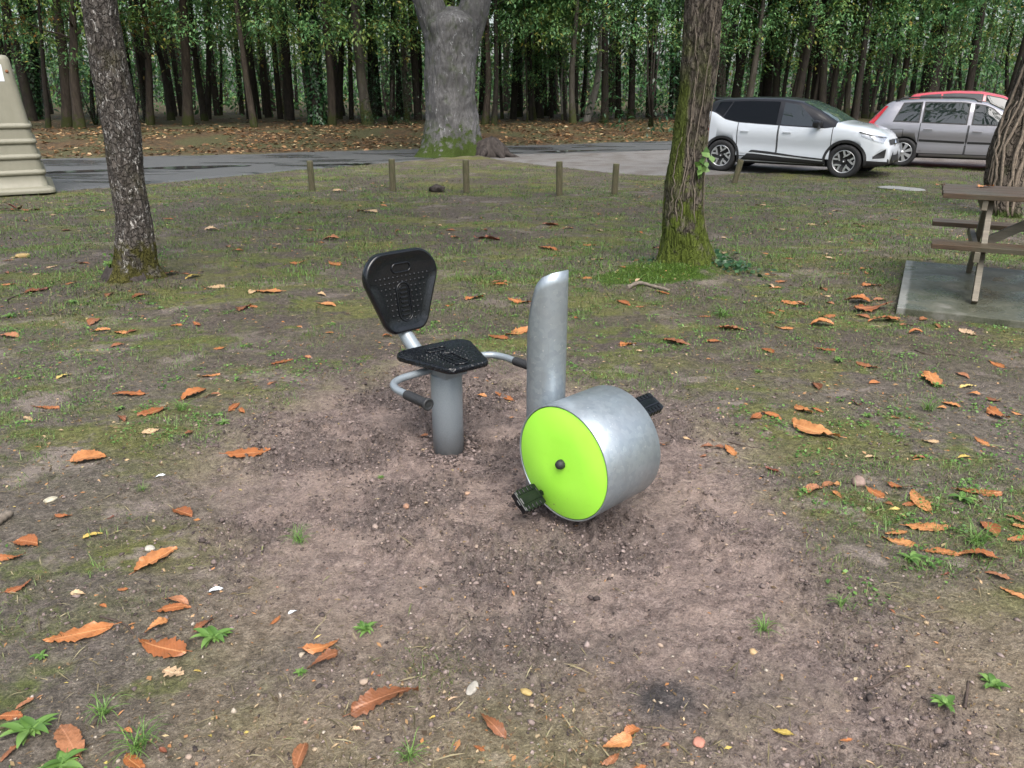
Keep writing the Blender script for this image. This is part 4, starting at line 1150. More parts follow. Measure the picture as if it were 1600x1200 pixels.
B_FARR = bark('viny_brown_bark', (0.045, 0.036, 0.029), (0.215, 0.178, 0.145), moss=(0.06, 0.085, 0.02), lichen=((0.2, 0.17, 0.13), 0.60, 20), moss_h=0.15, moss_amt=0.3, stretch=0.35, scale=17, dist=0.04, crack=13)
B_STUMP = bark('dark_root_wood', (0.016, 0.013, 0.012), (0.085, 0.072, 0.065), scale=12)
B_WOOD = {
    'dark': bark('dark_wood_bark', (0.012, 0.010, 0.008), (0.046, 0.038, 0.031), moss=(0.04, 0.05, 0.014), moss_h=0.4, moss_amt=0.35, scale=12, stretch=0.35),
    'brown': bark('brown_wood_bark', (0.022, 0.017, 0.013), (0.078, 0.062, 0.048), moss=(0.05, 0.058, 0.016), moss_h=0.5, moss_amt=0.2, scale=10),
    'grey': bark('grey_wood_bark', (0.036, 0.031, 0.025), (0.105, 0.094, 0.077), moss=(0.06, 0.07, 0.022), moss_h=0.9, moss_amt=0.4, scale=9),
    'pale': bark('pale_wood_bark', (0.12, 0.11, 0.095), (0.30, 0.28, 0.25), moss=(0.08, 0.09, 0.04), moss_h=0.4, moss_amt=0.25, scale=8)}
def leaf_mat(name, stops, trans=0.35, rough=0.45):
    t = NT(name)
    g = t.n('ShaderNodeNewGeometry')
    c = t.ramp(g.outputs['Random Per Island'], stops)
    t.set(color=c, rough=rough, spec=0.4)
    tr = t.n('ShaderNodeBsdfTranslucent'); t.t.links.new(c, tr.inputs[0])
    ms = t.n('ShaderNodeMixShader'); ms.inputs[0].default_value = trans
    t.t.links.new(t.b.outputs[0], ms.inputs[1]); t.t.links.new(tr.outputs[0], ms.inputs[2])
    t.t.links.new(ms.outputs[0], t.N['Material Output'].inputs['Surface'])
    return t.m
L_GREEN = leaf_mat('chestnut_leaves', [(0.0, (0.0351, 0.0972, 0.0378)), (0.4, (0.0648, 0.1620, 0.0567)), (0.75, (0.1080, 0.2362, 0.0756)), (0.95, (0.1755, 0.2767, 0.0743)), (1.0, (0.2970, 0.2025, 0.0473))])
L_LIGHT = leaf_mat('light_green_leaves', [(0.0, (0.0648, 0.1620, 0.0621)), (0.5, (0.1188, 0.2633, 0.0945)), (0.92, (0.2093, 0.3578, 0.1283)), (1.0, (0.3375, 0.2700, 0.0675))])
L_YELLOW = leaf_mat('yellowing_green_leaves', [(0.0, (0.06, 0.12, 0.03)), (0.5, (0.125, 0.215, 0.05)), (0.9, (0.22, 0.29, 0.075)), (1.0, (0.34, 0.25, 0.05))])
L_DARK = leaf_mat('dark_evergreen_leaves', [(0.0, (0.008, 0.028, 0.012)), (0.6, (0.016, 0.050, 0.020)), (1.0, (0.030, 0.080, 0.030))], 0.1, 0.3)
L_RUST = leaf_mat('rusty_leaves', [(0.0, (0.10, 0.09, 0.02)), (0.4, (0.17, 0.09, 0.025)), (0.8, (0.24, 0.12, 0.03)), (1.0, (0.09, 0.12, 0.03))])
L_IVY = leaf_mat('ivy_leaves', [(0.0, (0.010, 0.036, 0.014)), (0.6, (0.026, 0.075, 0.026)), (1.0, (0.06, 0.13, 0.045))], 0.12, 0.3)

def trunk_grid(cl, n, ridge=0.0, rk=9, rz=2.2, lump=0.0, seed=0, flare=None, step=0.05):
    """cl: list of (x, y, z, r); returns a ring grid with bark relief"""
    cl = np.array(cl, float); zz = np.arange(cl[0, 2], cl[-1, 2] + 1e-6, step)
    X, Y, R = [np.interp(zz, cl[:, 2], cl[:, k]) for k in (0, 1, 3)]
    k = np.hanning(7); k /= k.sum()
    sm = lambda a: np.convolve(np.r_[[a[0]] * 3, a, [a[-1]] * 3], k, 'valid')
    X, Y, R = sm(X), sm(Y), sm(R)
    an = np.linspace(0, 2 * pi, n, endpoint=False)
    A, Z = np.meshgrid(an, zz); Rr = np.repeat(R[:, None], n, 1)
    if lump: Rr = Rr * (1 + lump * fbm(np.cos(A) * 1.3 + seed, np.sin(A) * 1.3 - seed, Z * 1.1, o=3))
    if flare is not None: Rr = Rr * (1 + flare(A, Z))
    if ridge:
        wob = 0.5 * fbm(np.cos(A) * 2 + seed, np.sin(A) * 2, Z * 0.9, o=2)
        q = np.abs(fbm(np.cos(A + wob) * rk + seed * 3, np.sin(A + wob) * rk, Z * rz, o=3))
        Rr = Rr + ridge * (0.5 - 2.2 * q) + ridge * 0.4 * fbm(np.cos(A) * 30, np.sin(A) * 30, Z * 14, o=2)
    return np.stack([X[:, None] + Rr * np.cos(A), Y[:, None] + Rr * np.sin(A), Z], -1)
def px_trunk(rows, Y, pz0, extra=()):
    """rows: (py, centre px, width px) measured on the vertical plane y = Y"""
    out = []
    for py, cx, w in rows:
        p = at(cx, py, Y); zc = Y * CP - (p[2] - CAMH) * SP
        out.append((p[0], Y, p[2], w / 2 * zc / FPX))
    return out

LEAFQ = np.array([(0, 0, 0), (0.45, 0.19, 0.03), (1, 0, -0.10), (0.45, -0.19, 0.03)])
def leaves_np(P, D, N, S, W=1.0):
    """one folded 4-corner leaf per row: base P, direction D, normal N, length S"""
    D = D / np.linalg.norm(D, axis=1, keepdims=True)
    B = np.cross(N, D); B /= np.linalg.norm(B, axis=1, keepdims=True) + 1e-9
    U = np.cross(D, B)
    V = P[:, None, :] + S[:, None, None] * (LEAFQ[None, :, 0:1] * D[:, None] + W * LEAFQ[None, :, 1:2] * B[:, None] + LEAFQ[None, :, 2:3] * U[:, None])
    n = len(P); F = np.arange(n * 4).reshape(n, 4)
    return V.reshape(-1, 3), F
def sprays(n, zlo, zhi, rlo, rhi, leaf, per, seed, flat=0.55):
    r = np.random.default_rng(seed)
    az = r.uniform(0, 2 * pi, n); z = r.uniform(zlo, zhi, n); rad = np.sqrt(r.uniform(rlo ** 2, rhi ** 2, n))
    c = np.stack([rad * np.cos(az), rad * np.sin(az), z], 1)
    a2 = az + r.normal(0, 0.7, n); ln = r.uniform(0.6, 1.3, n)
    dr = np.stack([np.cos(a2), np.sin(a2), r.uniform(-0.40, 0.12, n)], 1)
    k = np.tile(np.arange(per), n) / per; ii = np.repeat(np.arange(n), per)
    base = c[ii] + dr[ii] * (ln[ii] * k)[:, None] + np.stack([0 * k, 0 * k, -0.15 * ln[ii] * k * k], 1)
    keep_ = fbm(base[:, 0] * 0.9 + seed, base[:, 1] * 0.9, base[:, 2] * 1.3, o=2) > -0.16
    side = np.where(np.tile(np.arange(per), n) % 2 == 0, 1, -1)
    perp = np.stack([-dr[ii, 1], dr[ii, 0], 0 * k], 1)
    base = base + r.normal(0, 0.13, (n * per, 3))
    D = dr[ii] * 0.5 + perp * side[:, None] * 0.6 + r.normal(0, 0.5, (n * per, 3)); D[:, 2] -= r.uniform(0.0, 0.5, n * per)
    N = np.stack([0 * k, 0 * k, 0 * k + 1], 1) + r.normal(0, 0.35, (n * per, 3))
    S_ = leaf * r.uniform(0.6, 1.25, n * per) * r.uniform(0.75, 1.35, n)[ii]
    return leaves_np(base[keep_], D[keep_], N[keep_], S_[keep_])
def join(parts):
    V, F, b = [], [], 0
    for v, f in parts: V.append(v); F.append(f + b); b += len(v)
    return np.concatenate(V), np.concatenate(F)

def limb_tubes(mb, base, n, seed, z0, z1, r0, ln):
    r = random.Random(seed)
    for i in range(n):
        z = r.uniform(z0, z1); a = r.uniform(0, 2 * pi); l = ln * r.uniform(.7, 1.2); bx_, by_ = base(z)
        pts = [(bx_ + cos(a) * l * q, by_ + sin(a) * l * q, z + l * (0.55 * q - 0.15 * q * q) + 0.08 * r.uniform(-1, 1)) for q in (0, .25, .5, .75, 1)]
        mb.tube(pts, [r0 * (1 - 0.8 * q) for q in (0, .25, .5, .75, 1)], 7)

# high crowns of the trees in the clearing (above the frame): airy
crown_hi = []
for i in range(3):
    V, F = join([sprays(300, 0.0, 5.0, 0.6, 3.4, 0.30, 12, 900 + i)])
    crown_hi.append(np_mesh('high_crown', V, F))
    crown_hi[-1].materials.append(L_GREEN)
def add_crown(root, me, off, rz=0.0, sc=1.0):
    o = link('crown', me, None, root); o.location = off; o.rotation_euler = (0, 0, rz); o.scale = (sc, sc, sc); return o

def near_tree(name, label, rows, Y, mat, n, top, seed, ridge, rk, rz, lump, flare, crown_i, sunk=0.12, limbs=True):
    cl = px_trunk(rows, Y, 0)
    b = cl[0]; base = np.array([b[0], Y, g1(b[0], Y, False)])
    cl = sorted(cl, key=lambda q: q[2])
    cl = [(cl[0][0], Y, min(cl[0][2], base[2]) - sunk, cl[0][3])] + [q for q in cl if q[2] > base[2] - 0.02]
    x1, y1, z1, r1 = cl[-1]; x0, y0, z0, r0 = cl[-3]
    sl = (x1 - x0) / max(z1 - z0, .1)
    cl += [(x1 + sl * 0.6 * (zt_ - z1), y1 + 0.1 * (zt_ - z1), zt_, max(0.05, r1 * (1 - 0.75 * (zt_ - z1) / (top - z1)))) for zt_ in np.linspace(z1 + 0.8, top, 6)]
    cl = [(q[0] - base[0], q[1] - base[1], q[2] - base[2], q[3]) for q in cl]
    r = empty(name, tuple(base)); tag(r, label, 'tree')
    mb = MB(); G = trunk_grid(cl, n, ridge, rk, rz, lump, seed, flare); mb.grid(G, close_v=True)
    ca_ = np.array(cl)
    bf = lambda z: (np.interp(z, ca_[:, 2], ca_[:, 0]), np.interp(z, ca_[:, 2], ca_[:, 1]))
    if limbs: limb_tubes(mb, bf, 9, seed, top * 0.62, top * 0.98, 0.05, 2.4)
    tr = mb.build('trunk', mat, r)
    tr['_'] = 0; del tr['_']
    x_, y_ = bf(top)
    add_crown(r, crown_hi[crown_i], (x_, y_, top - 3.2), seed)
    return r, cl, bf

# left tree: slim, leaning, white lichen
def fl_left(A, Z): return 0.42 * np.exp(-np.clip(Z + 0.02, 0, 9) / 0.10) * (1 + 0.5 * np.sin(A * 3 + 0.8)) 
lt, lcl, lbf = near_tree('leaning_tree', 'slim leaning tree with dark bark flecked white, at the left of the clearing',
    [(440, 207, 62), (420, 208, 58), (390, 211, 57), (340, 209, 50), (280, 197, 49), (200, 190, 53), (100, 171, 52), (0, 155, 48), (-150, 133, 44)], LT_P[1], B_LEFT, 170, 7.0, 3, 0.012, 8, 5.5, 0.10, fl_left, 0)
# burnt dark collar at its foot
mb = MB(); an = np.linspace(0, 2 * pi, 90, endpoint=False); rows = []
for z, k in ((-0.08, 1.42), (0.0, 1.36), (0.035, 1.20), (0.07, 1.08), (0.10, 0.95)):
    rr = 0.185 * k * (1 + 0.18 * fbm(np.cos(an) * 2.5, np.sin(an) * 2.5, np.full(90, z * 12), o=3))
    rows.append(np.stack([rr * np.cos(an) - 0.01, rr * np.sin(an) * 0.95, np.full(90, z) + 0.02 * fbm(np.cos(an) * 5, np.sin(an) * 5, np.full(90, 4.2))], 1))
mb.grid(rows, close_v=True); mb.build('root_collar', B_STUMP, lt)
# right tree: ridged bark, mossy foot
def fl_right(A, Z): return 0.30 * np.exp(-np.clip(Z, 0, 9) / 0.16) * (1 + 0.6 * np.sin(A * 4 + 0.4))
rt_, rcl, rbf = near_tree('mossy_tree', 'thick ridged brown tree with bright moss on its foot, beside the white car',
    [(424, 1074, 74), (400, 1071, 70), (380, 1070, 67), (330, 1067, 60), (280, 1069, 57), (250, 1074, 54), (200, 1080, 51), (150, 1087, 51), (100, 1093, 54), (0, 1100, 55), (-150, 1108, 52)], RT_P[1], B_RIGHT, 200, 7.5, 11, 0.022, 8, 3.2, 0.07, fl_right, 1)
mb = MB()
rv = random.Random(5)
for k in range(5):
    a0 = rv.uniform(-2.9, -0.3); pts = []
    zt0 = rv.uniform(1.2, 2.9); a = a0
    for z in np.linspace(rv.uniform(0.05, 0.5), zt0, 22):
        a += rv.gauss(0, 0.06)
        bx_, by_ = rbf(z); rr = np.interp(z, [q[2] for q in rcl], [q[3] for q in rcl]) + 0.010
        pts.append((bx_ + rr * cos(a), by_ + rr * sin(a), z))
    mb.tube(pts, [0.0065 * (1 - .5 * i / 22) for i in range(22)], 6)
mb.build('vine_stem', plain('vine_bark', (0.135, 0.11, 0.085), 0.85, var=0.35), rt_)
# far right tree behind the table
def fl_fr(A, Z): return 0.22 * np.exp(-np.clip(Z, 0, 9) / 0.3) * (1 + 0.7 * np.sin(A * 5))
frY = gp(1566, 338)[1]
fr_, fcl, fbf = near_tree('vine_clad_tree', 'leaning tree wrapped in woody vines behind the picnic table',
    [(338, 1566, 38), (310, 1566, 42), (282, 1569, 52), (240, 1577, 56), (200, 1592, 57), (150, 1612, 56), (0, 1662, 54), (-150, 1700, 50)], frY, B_FARR, 150, 8.0, 23, 0.022, 7, 3.0, 0.10, fl_fr, 2)
mb = MB()
for k in range(16):
    a = rv.uniform(-3.1, 0.0); pts = []
    for z in np.linspace(0.02, rv.uniform(1.5, 4.0), 26):
        a += rv.gauss(0, 0.09); bx_, by_ = fbf(z); rr = np.interp(z, [q[2] for q in fcl], [q[3] for q in fcl]) + 0.012
        pts.append((bx_ + rr * cos(a), by_ + rr * sin(a), z))
    mb.tube(pts, rv.uniform(0.010, 0.022), 6)
mb.build('vine_stem', plain('thick_vine_bark', (0.19, 0.152, 0.118), 0.85, var=0.4, bump=0.4), fr_)
# centre tree: big, pale, forked above
def fl_c(A, Z): return 0.30 * np.exp(-np.clip(Z, 0, 9) / 0.30) * (1 + 0.55 * np.sin(A * 3 + 2.2) + 0.3 * np.sin(A * 7)) 
cY = CT_P[1] + 0.55
cl = px_trunk([(247, 705, 96), (236, 706, 90), (225, 706, 87), (200, 706, 83), (150, 704, 76), (100, 703, 79), (60, 706, 86), (40, 707, 92)], cY, 0)
cb = np.array([cl[0][0], cY, g1(cl[0][0], cY, False)])
cl = [(q[0] - cb[0], 0, q[2] - cb[2], q[3]) for q in cl]; cl = [(cl[0][0], 0, -0.3, cl[0][3])] + [q for q in cl if q[2] > 0]
ztop = cl[-1][2]
cap = [(cl[-1][0], 0, ztop + q, cl[-1][3] * k_) for q, k_ in ((0.12, .93), (0.25, .75), (0.35, .5), (0.42, .2), (0.46, .02))]
ct = empty('forked_grey_tree', tuple(cb)); tag(ct, 'massive pale grey tree trunk forking above, mossy foot, standing at the road edge', 'tree')
mb = MB(); mb.grid(trunk_grid(cl + cap, 170, 0.034, 8, 2.2, 0.09, 5, fl_c), close_v=True)
for sg, k in ((-1, 0), (1, 1)):
    pts = [(cl[-1][0] + sg * 0.10, 0, ztop - 1.3), (cl[-1][0] + sg * 0.22, 0.02 * sg, ztop - 0.65), (cl[-1][0] + sg * 0.40, 0.04 * sg, ztop - 0.05), (cl[-1][0] + sg * 0.60, 0.08 * sg, ztop + 0.55), (cl[-1][0] + sg * 0.92, 0.2 * sg, ztop + 1.5), (cl[-1][0] + sg * 1.6, 0.4 * sg, ztop + 3.6), (cl[-1][0] + sg * 2.2, 0.6, ztop + 6.0)]
    P = smooth_path(pts, 12); nP = len(P); Q = []
    for i, p in enumerate(P):
        q = i / (nP - 1); rad = np.interp(q, [0, .15, .3, .45, .6, 1.0], [0.36, 0.43, 0.44, 0.42, 0.36, 0.12]) 
        an = np.linspace(0, 2 * pi, 90, endpoint=False)
        rr = rad * (1 + 0.07 * fbm(np.cos(an) * 1.5 + k * 9, np.sin(an) * 1.5, np.full(90, p.z))) + 0.028 * (0.5 - 2.2 * np.abs(fbm(np.cos(an) * 6 + k, np.sin(an) * 6, np.full(90, p.z * 1.0), o=3)))
        Q.append(np.stack([p.x + rr * np.cos(an), p.y + rr * np.sin(an), np.full(90, p.z)], 1))
    mb.grid(Q, close_v=True)
mb.build('trunk', B_CENTRE, ct)
for k, sx_ in enumerate((-1.8, 2.0)): add_crown(ct, crown_hi[k], (sx_, 0.3, ztop + 2.2), k * 2.0, 1.1)
mb = MB()
for k in range(90): pass
# root mound at its right foot
p = at(762, 248, cY - 0.4); sr = empty('tree_stump', (p[0], cY - 0.45, g1(p[0], cY - 0.45, False) - 0.02)); tag(sr, 'low dark gnarled stump against the right foot of the big grey tree', 'stump')
mb = MB(); an = np.linspace(0, 2 * pi, 80, endpoint=False); rows = []
for q in np.linspace(0, 1, 18):
    rad = 0.50 * (1 - q ** 2.2) ** 0.6 + 0.16 * np.exp(-q / 0.08) + 0.002
    rr = rad * (1 + 0.28 * fbm(np.cos(an) * 1.8, np.sin(an) * 1.8, np.full(80, q * 2.0), o=4))
    rows.append(np.stack([rr * 1.05 * np.cos(an) + 0.10 * q, rr * 0.7 * np.sin(an), np.full(80, -0.12 + 0.68 * q) + 0.05 * fbm(np.cos(an) * 3, np.sin(an) * 3, np.full(80, q * 4))], 1))
mb.grid(rows, close_v=True)
for a, l in ((-0.25, 1.1), (-0.9, 0.8), (3.4, 0.6), (-1.8, 0.6)):
    mb.tube(smooth_path([(cos(a) * 0.25, sin(a) * 0.2, 0.22), (cos(a) * 0.55, sin(a) * 0.42, 0.12), (cos(a) * l, sin(a) * l * 0.8, -0.06)], 6), [0.13 - 0.10 * i / 12 for i in range(13)], 10)
mb.build('root_mass', B_STUMP, sr)

# ------------------------------------------------------------------ the wood behind the road
crowns = []
for i in range(7):
    low, hi_ = [(120, 2.7), (105, 2.3), (130, 3.0), (95, 2.0), (125, 2.7), (115, 2.5), (75, 2.2)][i]
    V, F = join([sprays(low, hi_ + 0.35, 6.0, 0.3, 3.4, 0.15, 34, 100 + i), sprays(200, 5.6, 10.5, 0.2, 3.3, 0.42, 10, 200 + i)])
    me = np_mesh('wood_crown', V, F); me.materials.append([L_GREEN, L_YELLOW, L_LIGHT, L_GREEN, L_LIGHT, L_YELLOW, L_RUST][i]); crowns.append(me)
V, F = join([sprays(260, 0.15, 5.5, 0.1, 1.5, 0.16, 12, 333)]); V[:, :2] *= (1.15 - 0.12 * np.clip(V[:, 2:3], 0, 6))
holly = np_mesh('holly_crown', V, F); holly.materials.append(L_DARK)

WOOD = [  # base px, base py, top px, top py, width, look, crown, label
    (52, 186, 40, 0, 25, 'ivy', 0, 'ivy covered trunk rising right behind the beige container'),
    (74, 200, 70, 60, 9, 'dark', 3, 'thin dark tree between the ivy covered trunk and the brown pair'),
    (104, 199, 96, 60, 19, 'brown', 6, 'left stem of the reddish brown tree pair, rusty leaves above'),
    (125, 201, 119, 70, 19, 'brown', 1, 'right stem of the reddish brown tree pair left of the leaning tree'),
    (147, 183, 145, 30, 8, 'dark', 3, 'thin dark tree half hidden by the lichen flecked leaning tree'),
    (236, 195, 230, 50, 14, 'brown', 0, 'first straight brown tree right of the lichen flecked leaning tree'),
    (268, 188, 241, 50, 13, 'dark', 5, 'dark tree leaning left, next to the thick near black trunk'),
    (293, 196, 290, 0, 18, 'brown', 2, 'thick near black trunk running straight up out of the picture'),
    (319, 189, 300, 25, 12, 'dark', 1, 'dark tree with mossy foot just right of the thick near black trunk'),
    (345, 180, 350, 40, 6, 'dark', 3, 'very thin stem in the gap before the row of slim trees'),
    (398, 199, 382, 100, 12, 'brown', 4, 'brown tree standing farthest forward left of the ivy bound tree'),
    (424, 178, 405, 118, 7, 'grey', 3, 'thin grey stem leaning left'),
    (442, 178, 438, 60, 7, 'grey', 5, 'thin upright grey stem left of the ivy bound tree'),
    (464, 172, 460, 60, 6, 'dark', 0, 'thin dark stem touching the ivy bound tree'),
    (498, 195, 486, 0, 26, 'ivy', 4, 'broad ivy bound tree, thickest left of the big grey tree'),
    (518, 195, 507, 0, 14, 'brown', 1, 'straight brown tree immediately right of the ivy bound tree'),
    (530, 186, 537, 75, 12, 'dark', 2, 'dark tree leaning right, crossing behind the straight brown one'),
    (550, 173, 547, 80, 6, 'dark', 3, 'thin dark stem in the middle of the gap left of the leaning grey brown tree'),
    (575, 194, 552, 0, 19, 'grey', 5, 'grey brown tree leaning left, tallest between ivy bound tree and big grey tree'),
    (586, 186, 578, 80, 9, 'dark', 1, 'dark tree tucked behind the leaning grey brown tree'),
    (620, 186, 618, 60, 8, 'dark', 0, 'slim dark tree, first left of the big grey tree gap'),
    (636, 188, 632, 50, 10, 'grey', 2, 'slim mossy grey tree close to the left of the big grey tree'),
    (651, 184, 660, 60, 9, 'dark', 3, 'dark tree half hidden by the left edge of the big grey tree'),
    (757, 194, 769, 0, 13, 'brown', 4, 'reddish brown tree leaning right, touching the right edge of the big grey tree'),
    (772, 195, 776, 40, 10, 'dark', 1, 'dark mossy tree one step right of the big grey tree'),
    (785, 186, 780, 70, 6, 'dark', 3, 'thin dark stem beyond the stump'),
    (810, 183, 806, 0, 12, 'dark', 0, 'dark upright tree above the pale gravel edge'),
    (824, 191, 821, 110, 3, 'dark', 3, 'pencil thin dark sapling by the road'),
    (836, 188, 830, 90, 6, 'grey', 3, 'thin grey stem beside the pencil thin sapling'),
    (852, 181, 850, 90, 8, 'brown', 5, 'brown tree in shade between two thin stems'),
    (871, 174, 868, 90, 6, 'brown', 3, 'thin brown stem behind the whitish sapling'),
    (879, 189, 881, 108, 4, 'pale', 3, 'whitish thin bent sapling by the road'),
    (896, 194, 897, 60, 12, 'grey', 2, 'mossy grey tree left of the curved pale one'),
    (912, 202, 941, 30, 13, 'pale', 4, 'curved pale grey tree leaning right over the road'),
    (945, 192, 944, 50, 14, 'dark', 1, 'dark tree behind the curved pale one'),
    (966, 185, 965, 60, 11, 'dark', 0, 'dark tree left of the holly bush, by a bright gap'),
    (986, 186, 990, 60, 13, 'dark', 5, 'dark tree rising at the left side of the holly bush'),
    (1047, 180, 1050, 60, 8, 'dark', 1, 'dark tree right of the holly bush, beside the mossy tree'),
    (1122, 188, 1126, 60, 12, 'dark', 0, 'dark tree behind the tail of the white car'),
    (1133, 187, 1131, 60, 9, 'grey', 3, 'greyish tree behind the roof spoiler of the white car'),
    (1150, 184, 1148, 80, 5, 'dark', 3, 'thin dark stem over the rear roof of the white car'),
    (1164, 192, 1198, 0, 14, 'grey', 4, 'grey brown tree leaning right over the white car'),
    (1208, 186, 1214, 60, 13, 'dark', 1, 'dark broad tree above the middle of the white car roof'),
    (1220, 186, 1241, 67, 8, 'dark', 3, 'first of the dark trees leaning right above the white car bonnet'),
    (1233, 188, 1262, 65, 9, 'dark', 5, 'second dark tree leaning right, above the white car windscreen'),
    (1259, 186, 1272, 67, 8, 'dark', 3, 'slim dark tree leaning right, above the white car windscreen'),
    (1268, 188, 1286, 60, 9, 'dark', 0, 'dark tree leaning right, last before the grey stem'),
    (1322, 190, 1327, 90, 11, 'grey', 2, 'pale grey stem above the gap between the white and the grey car'),
    (1331, 190, 1352, 20, 9, 'dark', 1, 'dark tree leaning right out of the gap between the cars'),
    (1350, 188, 1368, 40, 12, 'dark', 5, 'dark tree above the red tail light of the grey car'),
    (1360, 186, 1386, 55, 6, 'dark', 3, 'thin dark stem leaning right above the grey car tail'),
    (1390, 188, 1406, 40, 11, 'dark', 0, 'dark tree leaning right at the left end of the red car roof'),
    (1400, 189, 1421, 50, 13, 'brown', 4, 'brown dark tree leaning right at the left end of the red car roof'),
    (1436, 192, 1464, 30, 24, 'dark', 5, 'thickest dark tree above the red car roof'),
    (1494, 180, 1498, 90, 7, 'dark', 3, 'slim dark tree over the right half of the red car'),
    (1516, 180, 1519, 90, 9, 'dark', 1, 'dark tree above the red car windscreen'),
    (1570, 184, 1573, 80, 9, 'dark', 2, 'dark tree left of the vine clad tree'),
    (18, 188, 14, 40, 14, 'dark', 1, 'dark tree behind the top of the beige container'),
    (1640, 188, 1652, 40, 13, 'dark', 0, 'dark tree at the right picture edge'),
    (-30, 190, -36, 40, 14, 'brown', 2, 'brown tree beyond the left picture edge')]
for i, (bx, by, tx, ty, w, look, cr, lab) in enumerate(WOOD):
    p = gp(bx, by, 0.38)
    for _ in range(3): p = gp(bx, by, g1(p[0], p[1], False))
    Y = p[1]; q = at(tx, ty, Y)
    zc = Y * CP + SP * 1.0; rad = 0.86 * w / 2 * zc / FPX
    dx = (q[0] - p[0]) / max(0.5, q[2] - p[2])
    H_ = 7.5 + 3.0 * vnoise(np.array([i * 1.7]), np.array([2.2]))[0] + (rad > 0.2) * 2
    r = empty('ivy_tree' if look == 'ivy' else 'woodland_tree', (p[0], Y, p[2]), 0)
    if 0 <= bx <= 1600 or True: tag(r, lab, 'tree', 'trees at the edge of the wood')
    rr = random.Random(i); cl = []
    bow = rr.uniform(-0.12, 0.12); n = 9
    for k in range(n + 1):
        z = -0.2 + (H_ + 0.2) * k / n; u = max(0, z) / H_
        x = dx * z * (1 - 0.35 * u) + bow * sin(u * pi * 2) * 0.8
        if bx == 912: x = dx * z + 0.25 * sin(min(1, z / 4.0) * pi)
        cl.append((x, 0.10 * sin(u * 5 + i), z, rad * (1.0 - 0.62 * u) * (1 + 0.28 * math.exp(-max(z, 0) / 0.22))))
    mb = MB(); mb.grid(trunk_grid(cl, 26, rad * 0.10, 4, 1.2, 0.10, i, None, 0.14), close_v=True)
    ca_ = np.array(cl); bf = lambda z: (np.interp(z, ca_[:, 2], ca_[:, 0]), np.interp(z, ca_[:, 2], ca_[:, 1]))
    limb_tubes(mb, bf, 7 if rad > 0.1 else 4, i, 2.4, H_ * 0.9, max(0.02, rad * 0.22), 1.6)
    mb.build('trunk', B_WOOD['dark' if look == 'ivy' else look], r)
    x_, y_ = bf(4.5)
    add_crown(r, crowns[cr], (x_, y_, rr.uniform(-0.35, 0.5) if rad > 0.1 else rr.uniform(-0.9, -0.1)), rr.uniform(0, 6.28), 1.0 if rad > 0.1 else 0.85)
    if look == 'ivy':
        n = 2600; z = rng.uniform(0.0, 7.0, n); a = rng.uniform(0, 2 * pi, n)
        rad_ = np.interp(z, ca_[:, 2], ca_[:, 3]) + rng.uniform(0.0, 0.10, n)
        P = np.stack([np.interp(z, ca_[:, 2], ca_[:, 0]) + rad_ * np.cos(a), np.interp(z, ca_[:, 2], ca_[:, 1]) + rad_ * np.sin(a), z], 1)
        D = np.stack([np.cos(a) * .5, np.sin(a) * .5, -0.8 + 0 * a], 1) + rng.normal(0, .35, (n, 3)); N = np.stack([np.cos(a), np.sin(a), 0.3 + 0 * a], 1)
        V, F = leaves_np(P, D, N, rng.uniform(0.10, 0.17, n), 1.6); link('ivy', np_mesh('ivy', V, F), L_IVY, r)
# holly and low shrubs in the wood
for i, (bx, by, sc, me, lab) in enumerate([(1014, 196, 1.30, holly, 'tall dark holly bush left of the mossy tree'),
        (608, 196, 0.55, holly, 'low dark evergreen shrub left of the big grey tree'), (150, 196, 0.42, holly, 'low dark shrub behind the lichen flecked leaning tree'),
        (213, 192, 0.40, holly, 'small dark shrub at the foot of the first straight brown tree'), (1085, 190, 0.8, holly, 'dark bush behind the mossy tree trunk')]):
    p = gp(bx, by, 0.36); r = empty('holly_bush', (p[0], p[1], g1(p[0], p[1], False)), i); tag(r, lab, 'bush', 'dark evergreen bushes in the wood')
    add_crown(r, me, (0, 0, 0), i, sc)
    mb = MB()
    for k in range(4): mb.tube([(0.05 * k, 0, -0.1), (0.15 * cos(k * 1.6), 0.15 * sin(k * 1.6), 1.2 * sc), (0.3 * cos(k * 1.6), 0.3 * sin(k * 1.6), 3.0 * sc)], [0.05, 0.04, 0.015], 7)
    mb.build('stem', B_WOOD['dark'], r)

# the far wood: one mass of stems and leaves, all round the clearing
tv, lf = [], []
r_ = np.random.default_rng(21); mbf = MB()
def far_stem(x, y, rad, h, seed):
    l = r_.normal(0, 0.06, 2)
    z0 = g1(x, y, False) - 0.1
    mbf.tube([(x, y, z0), (x + l[0] * h * .4, y + l[1] * h * .4, z0 + h * .4), (x + l[0] * h, y + l[1] * h, z0 + h)], [rad, rad * .8, rad * .4], 7, caps=False)
for k in range(540):
    y = 36 + 70 * r_.uniform(0, 1) ** 1.2; x = r_.uniform(-1, 1) * (y * 0.80 + 8)
    far_stem(x, y, abs(r_.normal(0.12, 0.06)) + 0.04, r_.uniform(7, 11), k)
for k in range(110):
    a = r_.uniform(radians(58), radians(302)); d_ = r_.uniform(24, 46); far_stem(sin(a) * d_ * 1.15, cos(a) * d_, r_.uniform(.12, .28), 10, k)  # unseen stems beside and behind the camera, added for the car-window reflections
far_tr = mbf.build('far_wood', [B_WOOD['dark']], None, recalc=False)
tag(far_tr, 'dense mass of stems deep in the wood, with an added unseen ring behind the camera', 'wood', kind='stuff')
